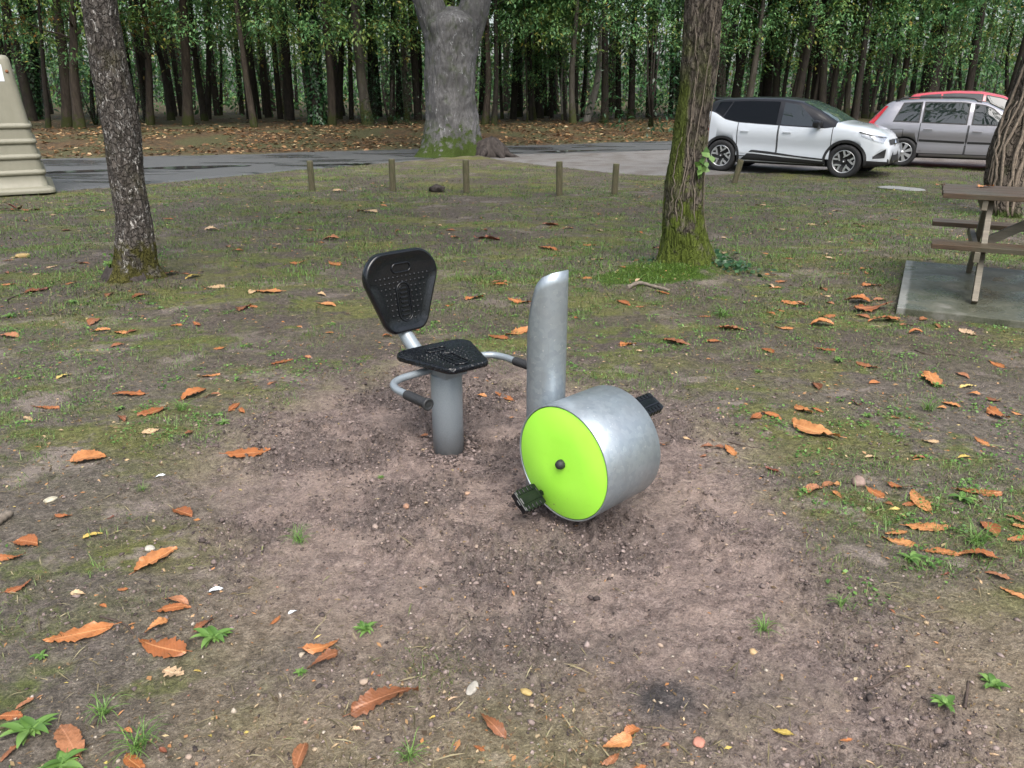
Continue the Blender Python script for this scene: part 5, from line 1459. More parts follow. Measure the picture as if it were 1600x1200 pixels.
def cloud(n, xr, yr, zr, size, seed):
    r = np.random.default_rng(seed)
    P = np.stack([r.uniform(*xr, n), r.uniform(*yr, n), r.uniform(0, 1, n) ** 0.9 * (zr[1] - zr[0]) + zr[0]], 1)
    keep = fbm(P[:, 0] * 0.35, P[:, 1] * 0.35, P[:, 2] * 0.5, o=3) > -0.12
    P = P[keep]; n = len(P)
    D = r.normal(0, 1, (n, 3)); D[:, 2] -= 0.5; N = r.normal(0, .6, (n, 3)) + np.array([0, 0, 1])
    return leaves_np(P, D, N, size * r.uniform(.6, 1.3, n), 1.25)
parts = [cloud(42000, (-42, 42), (36, 62), (2.0, 7.5), 0.21, 1), cloud(15000, (-60, 60), (60, 88), (3.0, 10), 0.55, 2), cloud(9000, (-75, 75), (88, 110), (1.2, 13), 1.0, 3),
         cloud(2600, (-75, 75), (92, 112), (0.3, 3.0), 0.9, 8), cloud(7000, (-45, 45), (34, 60), (7.5, 12), 0.95, 4), cloud(1800, (-50, 50), (42, 80), (0.35, 1.1), 0.34, 6), cloud(36000, (-48, 48), (41, 66), (0.5, 3.6), 0.24, 11), cloud(16000, (-70, 70), (66, 92), (0.4, 3.8), 0.45, 12)]
r = np.random.default_rng(77)
n = 19000; a = r.uniform(radians(58), radians(302), n); d_ = r.uniform(24, 44, n)
P = np.stack([np.sin(a) * d_ * 1.15, np.cos(a) * d_, 15 * r.uniform(0.02, 1, n) ** 1.2], 1)  # unseen leaf ring, its height and gaps shaped for the window reflections
P = P[fbm(P[:, 0] * .16, P[:, 1] * .16, P[:, 2] * .25, o=3) > 0.02]; n = len(P)
parts.append(leaves_np(P, r.normal(0, 1, (n, 3)), r.normal(0, .6, (n, 3)) + np.array([0, 0, 1]), r.uniform(.6, 1.2, n), 1.4))
V, F = join(parts)
tag(link('far_foliage', np_mesh('far_foliage', V, F), L_GREEN), 'mass of green leaves deep in the wood, with an added unseen ring behind the camera', 'foliage', kind='stuff')

# ------------------------------------------------------------------ fallen leaves
def fallen_mat(name, lo, mid, hi):
    t = NT(name); co = t.coord()
    oi = t.n('ShaderNodeObjectInfo')
    n = t.noise(co, 5, 5, 0.65); wv = t.n('ShaderNodeTexWave'); t.t.links.new(t.coord((1, 1, 0)), wv.inputs['Vector'])
    wv.inputs['Scale'].default_value = 9; wv.inputs['Distortion'].default_value = 1.2; wv.bands_direction = 'DIAGONAL'
    y = t.sep(co)[1]
    vein = t.ramp(t.math('ABSOLUTE', y), [(0.006, 1.0), (0.016, 0.0)])
    c = t.ramp(oi.outputs['Random'], [(0.0, lo), (0.5, mid), (1.0, hi)])
    c = t.mix(t.ramp(n, [(0.40, 0.0), (0.68, 0.65)]), c, tuple(x * 0.45 for x in mid))
    c = t.mix(t.math('MULTIPLY', vein, 0.5), c, tuple(min(1, x * 1.25 + 0.03) for x in hi))
    spots = t.ramp(t.noise(co, 17, 3, 0.6), [(0.69, 0.0), (0.73, 0.8)])
    c = t.mix(spots, c, (0.035, 0.02, 0.012))
    t.set(color=c, rough=0.42, spec=0.45)
    t.bump(t.math('ADD', t.math('MULTIPLY', wv.outputs[1], 0.08), n), 0.35, 0.015)
    return t.m
LM = {'o': fallen_mat('orange_fallen_leaf', (0.2200, 0.0704, 0.0229), (0.3520, 0.1276, 0.0396), (0.4400, 0.2024, 0.0748)),
      'b': fallen_mat('brown_fallen_leaf', (0.15, 0.055, 0.024), (0.24, 0.095, 0.040), (0.33, 0.145, 0.07)),
      'p': fallen_mat('tan_fallen_leaf', (0.33, 0.22, 0.12), (0.46, 0.32, 0.18), (0.52, 0.36, 0.24)),
      'y': fallen_mat('yellow_fallen_leaf', (0.33, 0.24, 0.05), (0.50, 0.36, 0.09), (0.58, 0.46, 0.18)),
      'd': fallen_mat('dark_red_fallen_leaf', (0.10, 0.028, 0.018), (0.17, 0.05, 0.026), (0.22, 0.08, 0.04))}
def leaf_shape(seed, width=0.30, curl=0.10, fold=0.35, lobes=0, nt=22):
    r = np.random.default_rng(seed); T = np.linspace(0, 1, nt); S = np.linspace(-1, 1, 7)
    w = width * 0.5 * np.sin(pi * np.clip(T, 0, 1) ** 0.80) ** 0.75 + 0.004
    w = w * (1 + (0.035 * np.where(np.arange(nt) % 2 == 0, 1, -1) if not lobes else 0.34 * np.sin(T * pi * 2 * lobes)))
    bend = r.normal(0, 0.12); tw = r.normal(0, 0.5); c1 = r.uniform(0.4, 1.2) * curl * r.choice([-1, 1]); ph = r.uniform(0, 6)
    P = np.zeros((nt, 7, 3))
    jl, jr = 1 + r.normal(0, 0.07, nt), 1 + r.normal(0, 0.07, nt)
    for i, q in enumerate(T):
        for j, s in enumerate(S):
            y = s * w[i] * (jl[i] if s < 0 else jr[i])
            z = fold * abs(y) + c1 * (2 * q - 1) ** 2 * 0.5 + curl * 0.5 * sin(q * 5 + ph) * s * w[i] / (width * .5 + 1e-6) * 0.6 + 0.018 * r.normal() * abs(s) + tw * 0.10 * (q - .5) * s
            P[i, j] = (q - 0.5, y + bend * (2 * q - 1) ** 2 * 0.5, z)
    P[..., 2] -= P[..., 2].min()
    mb = MB(); mb.grid(P)
    mb.tube([(-0.62, bend * 0.6, P[0, 3, 2] + 0.01), (-0.5, bend * .5, P[0, 3, 2] + 0.002), (-0.3, bend * .1, P[int(nt * .2), 3, 2] + 0.002)], [0.008, 0.007, 0.004], 5)
    me = bpy.data.meshes.new('fallen_leaf'); me.from_pydata(mb.v, [], mb.f); me.polygons.foreach_set('use_smooth', [True] * len(mb.f)); me.update()
    return me
SHAPES = {}
def shapes(kind, mat, n, **kw):
    out = []
    for i in range(n):
        me = leaf_shape(3 + i * 13 + ord(kind[0]), **{k: (v[i % len(v)] if isinstance(v, list) else v) for k, v in kw.items()}); me.materials.append(LM[mat]); out.append(me)
    SHAPES[kind] = out
shapes('o', 'o', 9, width=[0.32, 0.38, 0.44, 0.35], curl=[0.04, 0.08, 0.16], fold=[0.06, 0.2, 0.4, 0.1])
shapes('b', 'b', 6, width=[0.34, 0.42, 0.38], curl=[0.08, 0.16], fold=[0.25, 0.5, 0.15])
shapes('d', 'd', 4, width=[0.40, 0.32], curl=[0.22, 0.3], fold=[0.7, 0.4])
shapes('p', 'p', 4, width=[0.34, 0.42], curl=[0.08, 0.15], fold=[0.25, 0.4])
shapes('y', 'y', 2, width=0.32, curl=0.1, fold=0.3)
shapes('w', 'o', 3, width=[0.62, 0.55, 0.7], curl=[0.12, 0.2], fold=[0.25, 0.5])
shapes('k', 'p', 2, width=0.55, curl=0.08, fold=0.2, lobes=4)
WORDS = {'o': 'orange', 'b': 'brown', 'd': 'dark red', 'p': 'tan', 'y': 'yellowish', 'w': 'broad orange', 'k': 'lobed pale'}
LEAVES = """279 428 254 437 o;290 436 312 429 y;318 450 350 449 p;205 466 225 460 b;136 508 156 493 b;144 515 172 513 o;178 516 196 519 o;196 519 212 514 b;265 507 284 507 o;301 501 315 508 o
366 487 392 475 b;385 477 404 480 o;0 522 30 523 b;172 540 193 535 b;88 593 110 584 y;312 587 343 583 o;176 617 225 617 o;286 624 322 608 o;322 620 343 615 b;54 635 92 634 o;218 651 263 637 o;184 647 199 657 b
355 642 375 626 o;372 632 380 646 o;284 679 301 671 b;222 677 250 671 p;37 652 52 660 p;111 721 166 715 w;353 713 421 702 o;85 808 109 810 o;167 810 178 804 d;272 791 302 805 o;129 840 160 830 y;27 846 61 850 w
-5 875 39 870 o;10 926 52 908 o;210 892 274 855 o;182 918 199 922 o;110 926 133 925 p;245 954 297 944 o;260 934 295 938 b;228 991 262 968 o;302 982 330 962 b;156 942 166 946 o;68 1000 175 980 o;217 1000 288 1018 o
256 1043 286 1050 k;302 1043 314 1044 y;22 1100 51 1085 b;-8 1110 35 1110 o;92 1130 119 1178 b;0 1185 25 1160 b;190 1138 208 1142 o;194 1180 222 1203 o;250 1170 261 1178 d
475 1025 530 1008 o;484 1053 529 1024 b;550 1118 650 1080 b;462 1204 477 1160 b;424 973 439 961 o;546 1140 565 1140 p;748 1125 787 1160 b;589 1060 600 1060 d;740 1170 757 1178 o;700 1094 716 1092 p;670 1122 682 1118 y
973 1152 1000 1138 w;943 1172 988 1158 o;943 1197 968 1180 b;987 1199 1010 1196 o;1032 1170 1046 1166 b;1560 927 1604 944 o;1536 902 1575 915 b;1311 1166 1330 1164 o;1207 1142 1239 1154 y;1542 1180 1560 1183 p;1352 1194 1366 1200 p;1469 905 1482 903 d;1385 957 1398 966 b
1170 662 1192 647 o;1192 646 1221 657 o;1239 635 1264 650 o;1269 636 1285 647 o;1233 667 1304 694 o;1131 692 1150 714 o;1113 700 1131 697 b;1095 696 1114 694 b;1094 713 1106 711 b;1067 685 1081 687 p;1027 690 1039 693 o;1169 733 1178 735 p;1196 733 1216 741 d
1257 774 1284 762 b;1284 762 1303 758 b;1300 771 1315 780 o;1270 592 1285 610 b;1189 545 1209 551 o;1270 543 1305 548 o;968 544 990 541 o;994 551 1006 551 p;1035 535 1077 541 b;1351 765 1380 782 o;1386 762 1422 772 o;1420 770 1448 808 o;1411 795 1430 792 o;1380 788 1395 795 b;1387 801 1407 800 y
1494 770 1562 778 o;1417 830 1485 832 o;1384 838 1417 835 o;1378 843 1428 856 o;1444 862 1500 872 o;1495 872 1556 876 o;1537 823 1559 845 w;1575 826 1605 832 o;1576 848 1605 845 o;1570 812 1600 822 b;1351 717 1372 720 p;1425 718 1447 718 b;1496 718 1516 716 y;1440 693 1466 695 p;1521 686 1544 700 o;1542 640 1572 661 o;1581 643 1602 648 o
1463 638 1479 638 o;1470 628 1501 632 o;1393 652 1407 657 b;1331 630 1347 637 d;1344 420 1363 421 o;1346 445 1375 445 o;1321 471 1360 470 o;1364 467 1384 466 b;1332 485 1382 479 o;1338 490 1360 495 b;1357 500 1405 500 o;1385 497 1406 495 o;1405 505 1426 506 b;1281 494 1305 492 o;1266 509 1300 507 o;1211 512 1238 514 o;1221 472 1256 476 o
1289 470 1304 472 b;1285 461 1298 461 p;1214 482 1226 485 o;1198 485 1212 490 o;1337 566 1369 574 b;1358 597 1375 597 w;1446 580 1471 608 o;1466 597 1478 601 b;1495 580 1516 587 b;1500 602 1525 600 y;1511 614 1532 616 o;1540 622 1561 629 b;1546 560 1570 569 o;1498 512 1525 521 p;1420 520 1440 517 o;1437 497 1450 494 b;1462 503 1471 512 b
848 352 872 353 d;880 358 896 357 o;995 362 1004 363 o;911 384 929 385 o;841 390 870 391 o;924 407 943 407 p;902 437 924 437 o;795 474 830 476 o;964 471 987 479 o;994 480 1009 480 b;896 497 907 499 o;1025 457 1047 460 o;992 444 1003 442 p;967 543 992 540 o;1092 495 1111 495 o;1122 514 1164 517 b;1101 535 1126 534 o;1020 390 1036 392 b;1189 396 1200 397 o
790 525 826 516 o;762 526 793 532 o;726 472 753 467 o;697 480 710 478 o;768 446 796 445 b;598 526 612 526 w;743 622 760 622 o;772 618 800 628 o;654 679 669 676 b;484 379 505 379 o;504 374 531 372 b;475 358 489 359 o;457 356 467 356 p;463 331 473 334 d;452 411 475 407 o;510 407 535 415 o;551 402 558 405 o;705 371 720 374 o;697 361 711 361 b
741 375 765 373 d;758 374 781 377 d;659 339 667 337 o;594 320 605 321 o;395 453 439 455 o;499 472 525 476 o;770 447 793 448 o;463 507 473 510 o;509 522 521 521 w;424 571 458 564 o;471 560 486 561 b;0 329 22 328 b;15 326 40 329 d;35 330 60 327 b;254 341 270 341 o;320 357 342 358 p;362 391 380 391 o;40 455 62 449 d;60 452 80 449 d
700 548 720 550 o;640 515 655 520 b;512 470 524 474 b;335 545 352 541 o;418 600 432 597 b;96 362 110 360 b;150 330 166 331 p;520 300 540 301 p;560 330 590 331 p;610 440 622 441 o;430 380 440 381 p;1240 470 1256 470 b;1305 398 1316 399 p;1260 350 1280 351 p;1300 330 1312 331 p;1210 358 1226 359 p;1350 395 1362 396 b;1180 320 1196 320 p;1390 345 1404 346 o;1330 352 1350 355 b"""
def region(px, py):
    R = [(1090, [(300, 'in the bottom left corner'), (620, 'along the bottom edge, below the leaf pair'), (860, 'at the bottom edge under the seat'), (1180, 'at the bottom edge near the dark soil'), (9999, 'in the bottom right corner')]),
         (985, [(420, 'by the weeds low at the left'), (700, 'on the dirt below the seat post'), (1200, 'on the dug dirt below the drum'), (9999, 'low at the right edge')]),
         (880, [(420, 'on the soil low at the left'), (1200, 'on the dirt under the drum'), (9999, 'at the right edge below the leaf drift')]),
         (750, [(420, 'at the left, level with the pedals'), (1330, 'at the right border of the dirt'), (9999, 'in the drift at the right edge')]),
         (600, [(215, 'at the left edge, level with seat'), (440, 'in the grass left of the grip'), (840, 'near the foot of the seat post'), (1160, 'just right of the steel drum'), (1320, 'on the grass beyond the far pedal'), (9999, 'on the grass below the slab')]),
         (525, [(250, 'on the grass below the leaning tree'), (620, 'on the grass left of the backrest'), (850, 'between the seat and the steel column'), (1130, 'on the grass right of the column'), (1330, 'between the column and the slab'), (9999, 'just below the concrete slab')]),
         (455, [(250, 'below the root of the leaning tree'), (560, 'on grass left of the backrest top'), (840, 'on grass between backrest and column'), (1060, 'below the green moss mound'), (1180, 'right of the green moss mound'), (1320, 'left of the concrete slab'), (9999, 'heaped against the concrete slab')]),
         (395, [(420, 'on the grass around the leaning tree'), (560, 'on the grass above left of backrest'), (850, 'behind the black backrest'), (1060, 'left of the mossy tree foot'), (1330, 'right of the mossy tree foot'), (9999, 'above the left edge of the slab')]),
         (310, [(170, 'on grass below the beige container'), (450, 'on grass right of the leaning tree'), (600, 'on grass below the leftmost bollards'), (850, 'on grass in front of the middle bollards'), (1040, 'on grass left of the mossy trunk'), (9999, 'on grass in front of the cars')]),
         (-999, [(450, 'on far grass near the road'), (9999, 'on far grass by the bollards')])]
    for y0, row in R:
        if py >= y0:
            for x1, ph in row:
                if px < x1: return ph
ORD = ['leftmost', 'second from left', 'third from left', 'fourth from left', 'fifth from left', 'sixth from left', 'seventh from left', 'eighth from left', 'ninth from left', 'tenth from left']
placed = []
for tok in LEAVES.replace('\n', ';').split(';'):
    a = tok.split()
    if len(a) == 5: placed.append((*map(float, a[:4]), a[4]))
bins = {}
for L in placed:
    mx, my = (L[0] + L[2]) / 2, (L[1] + L[3]) / 2
    bins.setdefault((region(mx, my), WORDS[L[4]]), []).append((mx, L))
rl = np.random.default_rng(31)
def lay(name, me, x, y, ln, ang, tilt=0.06, lift=0.0, width=0.1):
    s = np.linspace(-.45, .45, 5)
    hh = gz(x + np.cos(ang) * ln * s, y + np.sin(ang) * ln * s)
    z = np.mean(hh) * 0.4 + hh.max() * 0.6
    sl = atan2(hh[-1] - hh[0], ln * 0.9)
    o = bpy.data.objects.new(name, me); COL.objects.link(o)
    o.location = (x, y, z + lift); o.rotation_euler = (rl.normal(0, tilt), -sl + rl.normal(0, tilt * 0.5), ang); o.scale = (ln, ln * rl.uniform(.85, 1.15), ln)
    return o
for (ph, wd), lst in bins.items():
    lst.sort(key=lambda q: q[0])
    for i, (mx, L) in enumerate(lst):
        a, b = gp(L[0], L[1]), gp(L[2], L[3])
        # far leaves: the foreshortened slope of a curled leaf is not its heading, so keep the length sane
        d_ = b - a; ln = min(float(np.linalg.norm(d_)), 1.25 * hypot(L[2] - L[0], L[3] - L[1]) * np.linalg.norm(ray(*L[:2]) * a[1] / ray(*L[:2])[1]) / FPX)
        c = (a + b) / 2; ang_ = atan2(d_[1], d_[0]) + (pi if rl.uniform() < .5 else 0)
        o = lay('fallen_leaf', SHAPES[L[4]][int(rl.integers(len(SHAPES[L[4]])))], c[0], c[1], ln * 1.05, ang_)
        lab = f'the only {wd} leaf {ph}' if len(lst) == 1 else (f'{ORD[min(i, 9)]} of the {wd} leaves {ph}' if i < len(lst) - 1 or len(lst) == 1 else f'rightmost of the {wd} leaves {ph}')
        tag(o, lab, 'leaf', 'fallen chestnut leaves on the ground')
# two leaves on the table top
for (px, py, z, kind, ln, lab) in ((1538, 292, 0.886, 'o', 0.17, 'orange leaf lying in the middle of the wet tabletop'), (1468, 289, 0.886, 'o', 0.10, 'small orange leaf on the left end of the tabletop')):
    p = gp(px, py, z); o = bpy.data.objects.new('fallen_leaf', SHAPES[kind][1]); COL.objects.link(o); o.location = tuple(p); o.scale = (ln, ln, ln); o.rotation_euler = (0, 0, 0.2)
    tag(o, lab, 'leaf', 'fallen chestnut leaves on the ground')
# the smallest far leaves: nothing tells them apart
n_small = 0; tries = 0
while n_small < 62 and tries < 4000:
    tries += 1
    px, py = rl.uniform(0, 1600), rl.uniform(292, 470)
    p = gp(px, py)
    fl, gr = in_road(np.array([p[0]]), np.array([p[1]]), 0.3)
    if fl[0] or gr[0] or (1390 < px and py > 400) or (540 < px < 900 and py > 380) or (px < 95 and py < 310): continue
    if rl.uniform() > 0.55 + 0.6 * fbm(np.array([p[0] * 1.2]), np.array([p[1] * 1.2]))[0]: continue
    o = lay('fallen_leaf', SHAPES['ppobok'[int(rl.integers(6))]][int(rl.integers(2))], p[0], p[1], rl.uniform(0.07, 0.13), rl.uniform(0, 6.28))
    tag(o, 'tiny crumpled leaf scattered on the grass towards the bollards', 'leaf', 'tiny leaves scattered on the far grass'); n_small += 1

# leaf litter on the bank of the wood (beyond counting)
def mini_leaf(n, X, Y, S, lift=0.012, flat=0.35):
    Z = gz(X, Y, False) + lift
    a = rl.uniform(0, 2 * pi, n)
    D = np.stack([np.cos(a), np.sin(a), rl.normal(0, flat * .6, n)], 1); N = np.stack([rl.normal(0, flat, n), rl.normal(0, flat, n), np.ones(n)], 1)
    return leaves_np(np.stack([X, Y, Z], 1), D, N, S, 1.3)
n = 22000; X = rl.uniform(-30, 34, n); Y = road_far(X) + rl.gamma(1.6, 3.4, n) - 0.1
k = fbm(X * 0.5, Y * 0.5, o=3) > -0.25 - 0.4 * (Y - road_far(X) < 2.2); X, Y = X[k], Y[k]
V, F = mini_leaf(len(X), X, Y, rl.uniform(0.09, 0.21, len(X)))
M_LITTER = leaf_mat('leaf_litter', [(0.0, (0.075, 0.040, 0.022)), (0.35, (0.145, 0.075, 0.034)), (0.65, (0.24, 0.125, 0.052)), (0.88, (0.34, 0.22, 0.11)), (1.0, (0.46, 0.36, 0.21))], 0.05, 0.5)
tag(link('leaf_litter', np_mesh('leaf_litter', V, F), M_LITTER), 'orange and brown leaf litter on the bank beyond the road', 'leaf litter', kind='stuff')
# flecks: leaf crumbs, bits of straw and twig over the whole ground
n = 40000; u = rl.uniform(-0.84, 0.84, n); Y = 1.15 + 15 * rl.uniform(0, 1, n) ** 1.9; X = u * (Y + 1.0)
f, g = in_road(X, Y, -0.1); dm = dirt_mask(X, Y)
k = (~f) & (rl.uniform(0, 1, n) > 0.78 * dm + 0.02) & (rl.uniform(0, 1, n) < 0.62 + 0.8 * fbm(X * 1.3, Y * 1.3, o=3)); X, Y = X[k], Y[k]; n = len(X)
Z = gz(X, Y) + 0.003; a = rl.uniform(0, 2 * pi, n); S = rl.gamma(2.0, 0.0040, n) + 0.003 + 0.0034 * Y
V, F = leaves_np(np.stack([X, Y, Z], 1), np.stack([np.cos(a), np.sin(a), rl.normal(0, .2, n)], 1), np.stack([rl.normal(0, .3, n), rl.normal(0, .3, n), np.ones(n)], 1), S, rl.uniform(0.3, 1.6, n)[:, None, None])
M_FLECK = leaf_mat('leaf_crumbs', [(0.0, (0.05, 0.035, 0.022)), (0.4, (0.12, 0.08, 0.042)), (0.65, (0.21, 0.15, 0.075)), (0.82, (0.36, 0.15, 0.05)), (0.95, (0.42, 0.33, 0.20)), (1.0, (0.40, 0.32, 0.08))], 0.05, 0.6)
tag(link('leaf_crumbs', np_mesh('leaf_crumbs', V, F), M_FLECK), 'tiny leaf crumbs and straw strewn over the ground', 'litter', kind='stuff')

# straw: thin dead blades lying flat, matted with the moss
n = 42000; Y = 1.15 + 9 * rl.uniform(0, 1, n) ** 2.0; X = rl.uniform(-.86, .86, n) * (Y + 1)
f, g = in_road(X, Y, 0.0); dm = dirt_mask(X, Y)
k = (~f) & (rl.uniform(0, 1, n) > 0.90 * dm) & (fbm(X * 2.1 + 1, Y * 2.1, o=3) > -0.22 + rl.normal(0, .15, n)); X, Y = X[k], Y[k]; n = len(X)
a = rl.uniform(0, 2 * pi, n); S = rl.gamma(3, .011, n) + .008
V, F = leaves_np(np.stack([X, Y, gz(X, Y) + 0.002], 1), np.stack([np.cos(a), np.sin(a), rl.normal(.06, .15, n)], 1), np.stack([rl.normal(0, .3, n), rl.normal(0, .3, n), np.ones(n)], 1), S, (rl.uniform(0.07, 0.16, n) * (1 + .10 * Y))[:, None, None])
tag(link('straw', np_mesh('straw', V, F), leaf_mat('straw_blades', [(0.0, (0.05, 0.042, 0.022)), (0.4, (0.12, 0.10, 0.050)), (0.75, (0.21, 0.175, 0.095)), (0.93, (0.31, 0.27, 0.16)), (1.0, (0.13, 0.16, 0.05))], 0.1, 0.6)), 'dead grass blades matted flat on the soil', 'straw', kind='stuff')

# ------------------------------------------------------------------ grass and moss tufts
def blades(n_cl, per, ylo, yhi, hgt, wid, seed, thr, pw=1.5, spread=0.05):
    r = np.random.default_rng(seed)
    Y = ylo + (yhi - ylo) * r.uniform(0, 1, n_cl) ** pw; X = r.uniform(-0.86, 0.86, n_cl) * (Y + 1)
    f, g = in_road(X, Y, 0.25); dm = dirt_mask(X, Y)
    pn = fbm(X * 1.1 + 3, Y * 1.1, o=3) * 0.7 + fbm(X * 3.6, Y * 3.6, o=3) * 0.75 + 0.10 * np.clip(np.abs(X) - 1.2, 0, 1.5) + 0.06 * np.clip(Y - 4.5, -1, 3) - 0.40 * sstep(2.6, 1.8, Y) * sstep(-1.5, -0.7, X)
    sl = (np.abs((X - cc[0]) * AX[0] + (Y - cc[1]) * AX[1]) < 1.22) & (np.abs((X - cc[0]) * BX[0] + (Y - cc[1]) * BX[1]) < 1.06)
    k = (~f) & (~g) & (~sl) & (dm < 0.45) & (pn > thr + r.normal(0, .10, n_cl)); X, Y = X[k], Y[k]; m = len(X)
    i = np.repeat(np.arange(m), per); n = m * per
    x = X[i] + r.normal(0, spread, n); y = Y[i] + r.normal(0, spread, n)
    z = gz(x, y) - 0.004
    a = r.uniform(0, 2 * pi, n); h = hgt * r.gamma(4, .25, n); le = h * r.uniform(0.25, 1.35, n)
    w = wid * r.uniform(.7, 1.4, n); px_, py_ = -np.sin(a) * w, np.cos(a) * w
    B0 = np.stack([x - px_, y - py_, z], 1); B1 = np.stack([x + px_, y + py_, z], 1)
    M0 = np.stack([x + np.cos(a) * le * .45 - px_ * .7, y + np.sin(a) * le * .45 - py_ * .7, z + h * .62], 1); M1 = M0 + np.stack([px_ * 1.4, py_ * 1.4, 0 * w], 1)
    T0 = np.stack([x + np.cos(a) * le, y + np.sin(a) * le, z + h * r.uniform(.55, 1.0, n)], 1)
    V = np.stack([B0, B1, M1, M0, T0, T0 + np.stack([px_ * .15, py_ * .15, 0 * w], 1)], 1).reshape(-1, 3)
    b = np.arange(n)[:, None] * 6
    F = np.concatenate([b + np.array([[0, 1, 2, 3]]), b + np.array([[3, 2, 5, 4]])], 1).reshape(-1, 4)
    return V, F
M_GRASS = leaf_mat('grass_blades', [(0.0, (0.032, 0.044, 0.012)), (0.35, (0.066, 0.092, 0.022)), (0.7, (0.105, 0.140, 0.034)), (0.86, (0.15, 0.165, 0.055)), (0.93, (0.20, 0.165, 0.085)), (1.0, (0.11, 0.20, 0.05))], 0.25, 0.5)
M_GRASS2 = leaf_mat('fresh_grass_blades', [(0.0, (0.065, 0.13, 0.028)), (0.5, (0.11, 0.215, 0.045)), (1.0, (0.19, 0.31, 0.075))], 0.3, 0.45)
V, F = join([blades(13000, 16, 1.2, 8.0, 0.016, 0.0011, 51, 0.04, 1.35, 0.05), blades(12000, 13, 6.0, 20.0, 0.026, 0.0026, 52, 0.10, 1.2, 0.10)])
tag(link('thin_grass', np_mesh('thin_grass', V, F), M_GRASS), 'thin short grass and moss over the muddy clearing', 'grass', kind='stuff')
V, F = join([blades(9000, 14, 1.2, 9.0, 0.024, 0.0015, 53, 0.22, 1.25, 0.035), blades(6000, 14, 7.0, 19.0, 0.036, 0.003, 54, 0.10, 1.1, 0.10)])
tag(link('fresh_grass', np_mesh('fresh_grass', V, F), M_GRASS2), 'scattered fresh green grass tufts in the clearing', 'grass', kind='stuff')
# small round-leaved seedlings in clusters: the bright green specks of the clearing
r = np.random.default_rng(91); m = 2600
Y = 1.3 + 14 * r.uniform(0, 1, m) ** 1.35; X = r.uniform(-.86, .86, m) * (Y + 1)
f, g = in_road(X, Y, 0.3); k = (~f) & (~g) & (dirt_mask(X, Y) < 0.3) & (fbm(X * .9 + 3, Y * .9, o=3) + 0.10 * np.clip(np.abs(X) - 1.0, 0, 2) > -0.12 + 0.4 * sstep(2.6, 1.8, Y)) & ~((np.abs((X - cc[0]) * AX[0] + (Y - cc[1]) * AX[1]) < 1.22) & (np.abs((X - cc[0]) * BX[0] + (Y - cc[1]) * BX[1]) < 1.06))
X, Y = X[k], Y[k]; m = len(X); per = 22; i = np.repeat(np.arange(m), per); n = m * per
sp_ = r.uniform(0.015, 0.075, m)[i]; x = X[i] + r.normal(0, 1, n) * sp_; y = Y[i] + r.normal(0, 1, n) * sp_
V, F = leaves_np(np.stack([x, y, gz(x, y) + r.uniform(.002, .016, n)], 1), r.normal(0, 1, (n, 3)) * np.array([1, 1, .4]), r.normal(0, .35, (n, 3)) + np.array([0, 0, 1]), r.uniform(.008, .020, n) * (1 + 0.035 * y), 1.9)
tag(link('seedlings', np_mesh('seedlings', V, F), leaf_mat('seedling_leaves', [(0.0, (0.05, 0.12, 0.025)), (0.5, (0.095, 0.21, 0.045)), (1.0, (0.18, 0.32, 0.08))], 0.3, 0.45)), 'clusters of tiny bright green seedlings in the moss', 'seedlings', kind='stuff')
# moss cushion at the mossy tree's foot
n = 34000; X = MOSS_P[0] - 0.1 + rl.normal(0, 0.42, n); Y = MOSS_P[1] - 0.05 + rl.normal(0, 0.33, n)
k = moss_mask(X, Y) > 0.55 + rl.normal(0, .14, n); X, Y = X[k], Y[k]; n = len(X)
D = np.stack([rl.normal(0, .6, n), rl.normal(0, .6, n), np.ones(n)], 1); N = rl.normal(0, 1, (n, 3))
V, F = leaves_np(np.stack([X, Y, gz(X, Y) - 0.003], 1), D, N, rl.uniform(.007, .017, n), 1.2)
tag(link('moss', np_mesh('moss', V, F), leaf_mat('bright_moss', [(0.0, (0.035, 0.080, 0.007)), (0.6, (0.080, 0.150, 0.014)), (1.0, (0.13, 0.20, 0.03))], 0.2, 0.7)), 'bright green moss cushion at the foot of the mossy tree', 'moss', kind='stuff')

# ------------------------------------------------------------------ soil crumbs and pebbles
bmi = bmesh.new(); bmesh.ops.create_icosphere(bmi, subdivisions=1, radius=1.0); ICV = np.array([v.co[:] for v in bmi.verts]); ICF = np.array([[v.index for v in f.verts] for f in bmi.faces]); bmi.free()
def lumps(P, S, seed, squash=0.7):
    r = np.random.default_rng(seed); n = len(P)
    th = r.uniform(0, 2 * pi, n); c_, s_ = np.cos(th), np.sin(th)
    J = 1 + r.normal(0, 0.30, (n, len(ICV)))
    V = ICV[None] * J[..., None] * (S[:, None, None] * np.stack([r.uniform(.7, 1.3, n), r.uniform(.7, 1.3, n), squash * r.uniform(.7, 1.2, n)], 1)[:, None, :])
    x = V[..., 0] * c_[:, None] - V[..., 1] * s_[:, None]; y = V[..., 0] * s_[:, None] + V[..., 1] * c_[:, None]
    V = np.stack([x, y, V[..., 2]], -1) + P[:, None]
    F = (ICF[None] + (np.arange(n) * len(ICV))[:, None, None]).reshape(-1, 3)
    return V.reshape(-1, 3), F
n = 110000; X = rl.uniform(-2.0, 2.1, n); Y = rl.uniform(1.2, 5.2, n); dm = dirt_mask(X, Y)
clump = sstep(-0.12, 0.30, fbm(X * 2.6 + 9, Y * 2.6, o=2) + 0.30 * fbm(X * 11, Y * 11, o=2))
k = rl.uniform(0, 1, n) < (0.10 + 0.90 * dm) * (0.07 + 0.93 * clump) * 0.95; X, Y = X[k], Y[k]; n = len(X)
S = np.clip(rl.gamma(1.3, 0.0016, n) + 0.0018, 0, 0.014)
